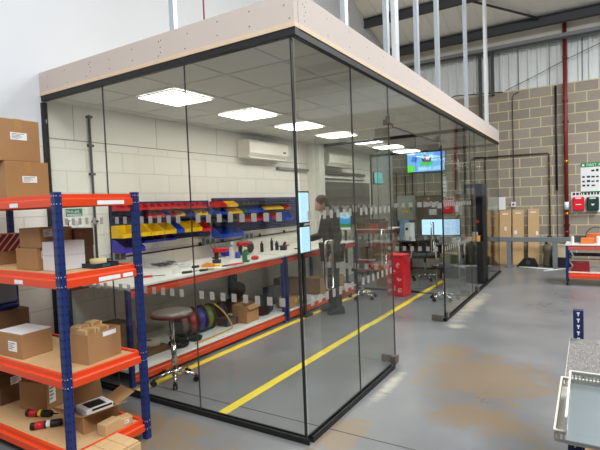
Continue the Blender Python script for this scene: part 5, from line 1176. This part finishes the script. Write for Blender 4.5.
MB().box(0.0, -0.006, h-0.10, W_, -0.0042, h).build('green_header', G, t); MB().box(0, -0.006, 0, W_, -0.0042, 0.03).build('green_footer', G, t)
text('lettering', 'FIRST AID', 0.08, WHITE, t, (0.11, -0.0065, h-0.08), (PI/2, 0, 0)); MB().box(0.03, -0.008, h-0.075, 0.07, -0.0062, h-0.03).build('white_cross_mark', WHITE, t)
b = MB(); rr = random.Random(9)
for j, z in enumerate((h-0.20, h-0.33, h-0.43, h-0.52)):
    for k in range(7 if j < 3 else 3):
        if j == 0 and k < 2: continue
        b.box(0.03+k*0.085, -0.0055, z, 0.03+k*0.085+rr.uniform(.045, .07), -0.0042, z+rr.uniform(.03, .055))
b.build('pictograms', MATS['sign_ink'], t)
# long flat cartons leaning on the wall
for i, (p0, p1, top, lab, m) in enumerate(((499.5, 511, 211, 'long tan carton leaning on the far wall, left of three with stickers', CARDL), (512.5, 523.5, 210, 'long tan carton leaning on the far wall, middle of three with stickers', CARDL), (528, 539, 209, 'long tan carton leaning on the far wall, right of three with stickers', CARDL), (488, 492, 211, 'narrow brown board leaning on the far wall next to the black cabinet', CARD), (493.5, 498, 212, 'narrow grey-brown board leaning left of the long tan cartons', CARD))):
    x0 = float(at(p0, 240, 1, FY-0.15)[0]); x1 = float(at(p1, 240, 1, FY-0.15)[0]); h = float(at(p0, top, 1, FY-0.06)[2]); w_ = (x1-x0)
    t = thing('leaning_carton', lab, 'carton', ((x0+x1)/2, FY-0.20, 0))
    a = 0.12; b = MB(); b.prism([(0.0, 0.0), (0.05, 0.0), (0.05+h*a, h), (h*a, h)], 'x', -w_/2, w_/2); b.build('carton', m, t)
    if i < 3:
        b = MB(); b.box(-w_*0.25, h*a-0.018, h-0.09, w_*0.25, h*a-0.013, h-0.06); b.build('sticker', WHITE, t)
        b = MB(); z = h*(0.66, 0.58, 0.56)[i]; b.box((-.02, -.08, .05)[i], z*a-0.012, z-0.04, (.03, -.02, .1)[i], z*a-0.004, z+0.05); b.build('torn_label', WHITE, t)
# steel barrier
RY_ = 8.78
def barr(lab, fn): b = MB(); fn(b); return b
x0 = float(at(487, 240, 1, RY_)[0]); x1 = float(at(569, 240, 1, RY_)[0])
t = thing('guard_rail', 'low grey steel guard rail in front of the leaning cartons', 'guard rail', ((x0+x1)/2, RY_, 0)); c = (x0+x1)/2
MB().box(x0-c, -0.05, 0.58, x1-c, 0.05, 0.68).build('top_rail', BARR, t, 0.006)
for px in (509, 555):
    x = float(at(px, 250, 1, RY_)[0])-c; MB().box(x-0.045, -0.045, 0.01, x+0.045, 0.045, 0.58).build('post', BARR, t, 0.005); MB().box(x-0.09, -0.09, 0, x+0.09, 0.09, 0.01).build('foot_plate', BARR, t)
# floor clutter behind the rail
def gp(px, py): p = at(px, py, 2, 0); return float(p[0]), float(p[1])
x, y = gp(531, 265); t = thing('machine_part', 'black machine part with a round wheel on the floor by the rail', 'machine part', (0.42, 9.05, 0))
MB().prism([(-0.25, 0), (0.2, 0), (0.12, 0.18), (-0.08, 0.2)], 'y', -0.08, 0.08).build('casing', BLACKP, t, 0.01); MB().cyl((0.0, -0.10, 0.1), (0.0, -0.082, 0.1), 0.05, n=20).build('wheel', DGREY, t)
t = thing('pillar_tool', 'upright brown and grey machine with a bent pipe behind the rail post', 'machine', (0.80, 9.12, 0))
MB().lathe([(0.09, 0), (0.10, 0.05), (0.08, 0.3), (0.11, 0.36), (0.10, 0.45), (0.05, 0.5)], n=14).build('body', mat('khaki_metal', (104, 96, 78), 0.6, var=0.2), t); MB().tube([(-0.02, 0, 0.48), (-0.03, 0, 0.6), (0.03, 0, 0.68), (0.09, 0, 0.66)], 0.025, 8).build('pipe', BLACKP, t)
carton('pale box on the black crate behind the barrier end', 1.06, 9.15, 0.22, 0.28, 0.24, 0.27, m=mat('buff_box', (200, 186, 150), 0.8), tape=None)
one(MB().box(-0.2, -0.16, 0, 0.2, 0.16, 0.215), 'crate', BLACKP, 'black crate on the floor behind the barrier end', 'crate', (1.06, 9.15, 0), bevel=0.006)
for i, (a, c, lab) in enumerate((((519, 267.5), (553, 270), 'pale batten lying on the floor along the rail'), ((544, 271.5), (566, 269.5), 'second pale batten lying by the right rail post'))):
    p = gp(*a); q = gp(*c); one(MB().tube([(0, 0, 0.015), (q[0]-p[0], q[1]-p[1], 0.015)], 0.015, 6), 'batten', WPL, lab, 'batten', (p[0], p[1], 0))

# ================================================================ FAR CART ON CASTORS
CX0, CX1, CY0, CY1 = 1.23, 2.5, 6.75, 7.35
t = thing('cart', 'orange and blue castor cart loaded with parts at the photo right edge', 'cart', (CX0, CY0, 0))
for (x, y) in ((0.025, 0.025), (CX1-CX0-.025, 0.025), (0.025, CY1-CY0-.025), (CX1-CX0-.025, CY1-CY0-.025)):
    MB().box(x-.022, y-.022, 0.09, x+.022, y+.022, 0.70).build('post', BLUE, t)
    b = MB(); b.cyl((x-.012, y, 0.04), (x+.012, y, 0.04), 0.04, n=14); b.box(x-.016, y-.012, 0.05, x+.016, y+.012, 0.09); b.build('castor', RUBBER, t)
L_, D_ = CX1-CX0, CY1-CY0
for z0, z1, m in ((0.13, 0.225, ORANGE), (0.62, 0.70, mat('faded_red_beam', (190, 88, 74), 0.5))):
    beam(t, 'x', 0.0, 0.048, L_-0.048, z0, z1, -1, m); beam(t, 'y', 0.002, 0.048, D_-0.048, z0, z1, -1, m)
MB().box(0.02, 0.02, 0.225, L_-0.02, D_-0.02, 0.24).build('lower_deck', LAM, t); MB().box(0, 0, 0.701, L_, D_, 0.72).build('top_deck', LAM, t)
MB().box(0.05, D_-0.06, 0.46, L_-0.05, D_-0.04, 0.52).build('rear_rail', DSTEEL, t)
MB().box(0.05, D_*0.5, 0.40, L_-0.05, D_*0.5+0.2, 0.42).build('middle_board', TIMB, t)
for i, (x, y, z, sx, sy, sz, m, lab) in enumerate(((1.34, 6.85, .7205, .05, .05, .13, WPL, 'white tube standing at the left of the cart top'), (1.56, 6.95, .7205, .2, .16, .1, mat('orange_card', (216, 120, 56), 0.6), 'orange box on the cart top'), (1.72, 6.9, .7205, .06, .06, .13, WPL, 'white roll standing right of the orange box'), (1.83, 6.9, .7205, .06, .06, .13, WPL, 'second white roll at the photo right edge'), (1.45, 7.2, .7205, .2, .2, .12, DGREY, 'dark tool lump at the back of the cart top'), (1.7, 7.2, .7205, .3, .2, .16, mat('orange_case', (206, 104, 48), 0.5), 'orange case at the back of the cart top'), (1.45, 6.95, .2405, .28, .24, .155, mat('dark_red_case', (140, 20, 34), 0.4), 'dark red case on the cart lower shelf'), (1.85, 6.95, .2405, .16, .16, .08, WPL, 'white box on the cart lower shelf'))):
    b = MB()
    if sx < 0.07: b.cyl((0, 0, 0), (0, 0, sz), sx/2, n=14); b.cyl((0, 0, sz), (0, 0, sz+0.005), sx/3, n=14)
    else: b.box(-sx/2, -sy/2, 0, sx/2, sy/2, sz*.75).box(-sx/2+.004, -sy/2+.004, sz*.75, sx/2-.004, sy/2-.004, sz)
    one(b, 'parts_box' if sx >= .07 else 'tube_roll', m, lab, 'box' if sx >= .07 else 'roll', (x, y, z), bevel=0.004)
cable('black hose arching over the cart top', [(1.52, 7.06, 0.735), (1.56, 7.07, 0.92), (1.68, 7.075, 1.0), (1.82, 7.07, 0.95), (1.9, 7.06, 0.85)], 0.007, BLACKP, 'hose', 'hose')
cable('looped cable and hook hanging at the cart blue post', [(1.31, 6.71, 0.62), (1.35, 6.70, 0.5), (1.30, 6.70, 0.42), (1.34, 6.70, 0.36), (1.30, 6.71, 0.3)], 0.012, GREY, 'hose', 'hose')

# ================================================================ FOREGROUND WORKBENCH (right)
SX, TZ = 1.485, 0.79
SPK = bpy.data.materials.new('speckled_mat'); SPK.use_nodes = True
_N = SPK.node_tree.nodes; _L = SPK.node_tree.links; _tc = _N.new('ShaderNodeTexCoord'); _no = _N.new('ShaderNodeTexNoise'); _no.inputs['Scale'].default_value = 230; _no.inputs['Detail'].default_value = 3
_cr = _N.new('ShaderNodeValToRGB'); _cr.color_ramp.elements[0].position = 0.38; _cr.color_ramp.elements[0].color = (*lin((52, 50, 48)), 1); _cr.color_ramp.elements[1].position = 0.62; _cr.color_ramp.elements[1].color = (*lin((150, 145, 140)), 1)
_L.new(_tc.outputs['Object'], _no.inputs[0]); _L.new(_no.outputs[0], _cr.inputs[0]); _L.new(_cr.outputs[0], _N['Principled BSDF'].inputs['Base Color']); _N['Principled BSDF'].inputs['Roughness'].default_value = 0.9
t = thing('foreground_bench', 'speckled-topped workbench with a slotted navy post in the right foreground', 'workbench', (SX, 0, 0))
MB().box(0, -0.72, TZ-0.025, 1.1, 0.42, TZ).build('worktop', SPK, t)
b = MB(); b.box(-0.002, -0.72, TZ-0.03, 0.0, 0.42, TZ+0.001); b.build('edge_strip', mat('pale_edging', (196, 188, 172), 0.6), t)
for (x, y, h) in ((0.04, 0.455, 0.945), (1.06, 0.455, 0.945), (0.04, -0.45, TZ-0.026), (1.06, -0.45, TZ-0.026)):
    b = MB(); b.box(x-0.025, y-0.022, 0, x+0.025, y+0.022, h)
    z = 0.05
    while z < h-0.03:
        b.prism([(x-0.003, z), (x+0.003, z), (x+0.003, z+0.012), (x+0.007, z+0.014), (x+0.007, z+0.022), (x-0.007, z+0.022), (x-0.007, z+0.014), (x-0.003, z+0.012)], 'y', y-0.0228, y-0.022, 1); z += 0.036
    b.build('post', [mat('deep_navy', (18, 28, 74), 0.45), mat('slot_light', (196, 200, 206), 0.6)], t)
b = MB(); b.box(0.068, -1.05, 0.30, 1.03, 0.4, 0.32); b.build('lower_shelf', CHIP, t)
CRM = mat('cream_enamel', (206, 202, 190), 0.45); ZNC = mat('zinc_plate', (168, 180, 184), 0.3, 0.75)
# fine speckle handled in the mat; perforated steel trays on the bench
def ptray(lab, x0, y0, x1, y1, z, h, base, rz=0, front=True):
    cx_, cy_ = (x0+x1)/2, (y0+y1)/2
    t = thing('perforated_tray', lab, 'tray', (cx_, cy_, z), rz); hx, hy = (x1-x0)/2, (y1-y0)/2
    MB().box(-hx, -hy, 0, hx, hy, 0.003).build('base', base, t)
    if not front: MB().box(-hx, -hy-0.05, 0, hx, -hy-0.0005, 0.003).build('front_flange', base, t)
    b = MB(); r = 0.004
    for (ax, c, a, e) in ((('x', -hy, -hx, hx),) if front else ())+( ('x', hy, -hx, hx), ('y', -hx, -hy, hy), ('y', hx, -hy, hy)):
        if ax == 'x': b.box(a, c-0.001, 0.003, e, c+0.001, h*0.3).box(a, c-0.001, h*0.75, e, c+0.001, h)
        else: b.box(c-0.001, a, 0.003, c+0.001, e, h*0.3).box(c-0.001, a, h*0.75, c+0.001, e, h)
        n = int((e-a)/0.012)
        for k in range(n+1):
            u = a+(e-a)*k/n
            if ax == 'x': b.box(u-0.0026, c-0.001, h*0.3, u+0.0026, c+0.001, h*0.75)
            else: b.box(c-0.001, u-0.0026, h*0.3, c+0.001, u+0.0026, h*0.75)
    b.build('perforated_sides', STEEL, t)
    b = MB()
    if front: b.box(-hx-0.004, -hy-0.004, h, hx+0.004, -hy+0.003, h+0.004)
    b.box(-hx-0.004, hy-0.003, h, hx+0.004, hy+0.004, h+0.004).box(-hx-0.004, -hy+0.003, h, -hx+0.003, hy-0.003, h+0.004).box(hx-0.003, -hy+0.003, h, hx+0.004, hy-0.003, h+0.004)
    b.build('rim', CRM, t)
    return t
ptray('larger perforated steel tray under the inner one on the foreground bench', 1.478, -0.88, 1.74, -0.37, TZ+0.002, 0.04, CRM)
ptray('inner perforated tray with a bright zinc base on the foreground bench', 1.512, -0.90, 1.66, -0.44, TZ+0.046, 0.05, ZNC, front=False)
MBc = MB().box(-0.04, -0.02, 0, 0.04, 0.03, 0.01); 
cable('rusty red wire lying behind the trays', [(1.55, -0.22, TZ+0.01), (1.60, -0.2, TZ+0.015), (1.66, -0.23, TZ+0.01)], 0.005, mat('rusty_wire', (150, 84, 60), 0.6), 'wire', 'wire')
t = thing('power_tool_case', 'black ribbed case with a yellow handle under the trays at the photo bottom', 'case', (1.67, -0.85, 0.3205))
MB().box(-0.165, -0.12, 0, 0.3, 0.10, 0.36).build('case', BLACKP, t, 0.01)
b = MB()
for k in range(10): b.box(-0.10+0.03*k, -0.1, 0.36, -0.088+0.03*k, 0.09, 0.366)
b.build('ribs', DGREY, t); MB().box(-0.07, -0.125, 0.366, -0.02, -0.02, 0.40, R=RZ(0.4)).build('yellow_handle', YELP, t, 0.01)
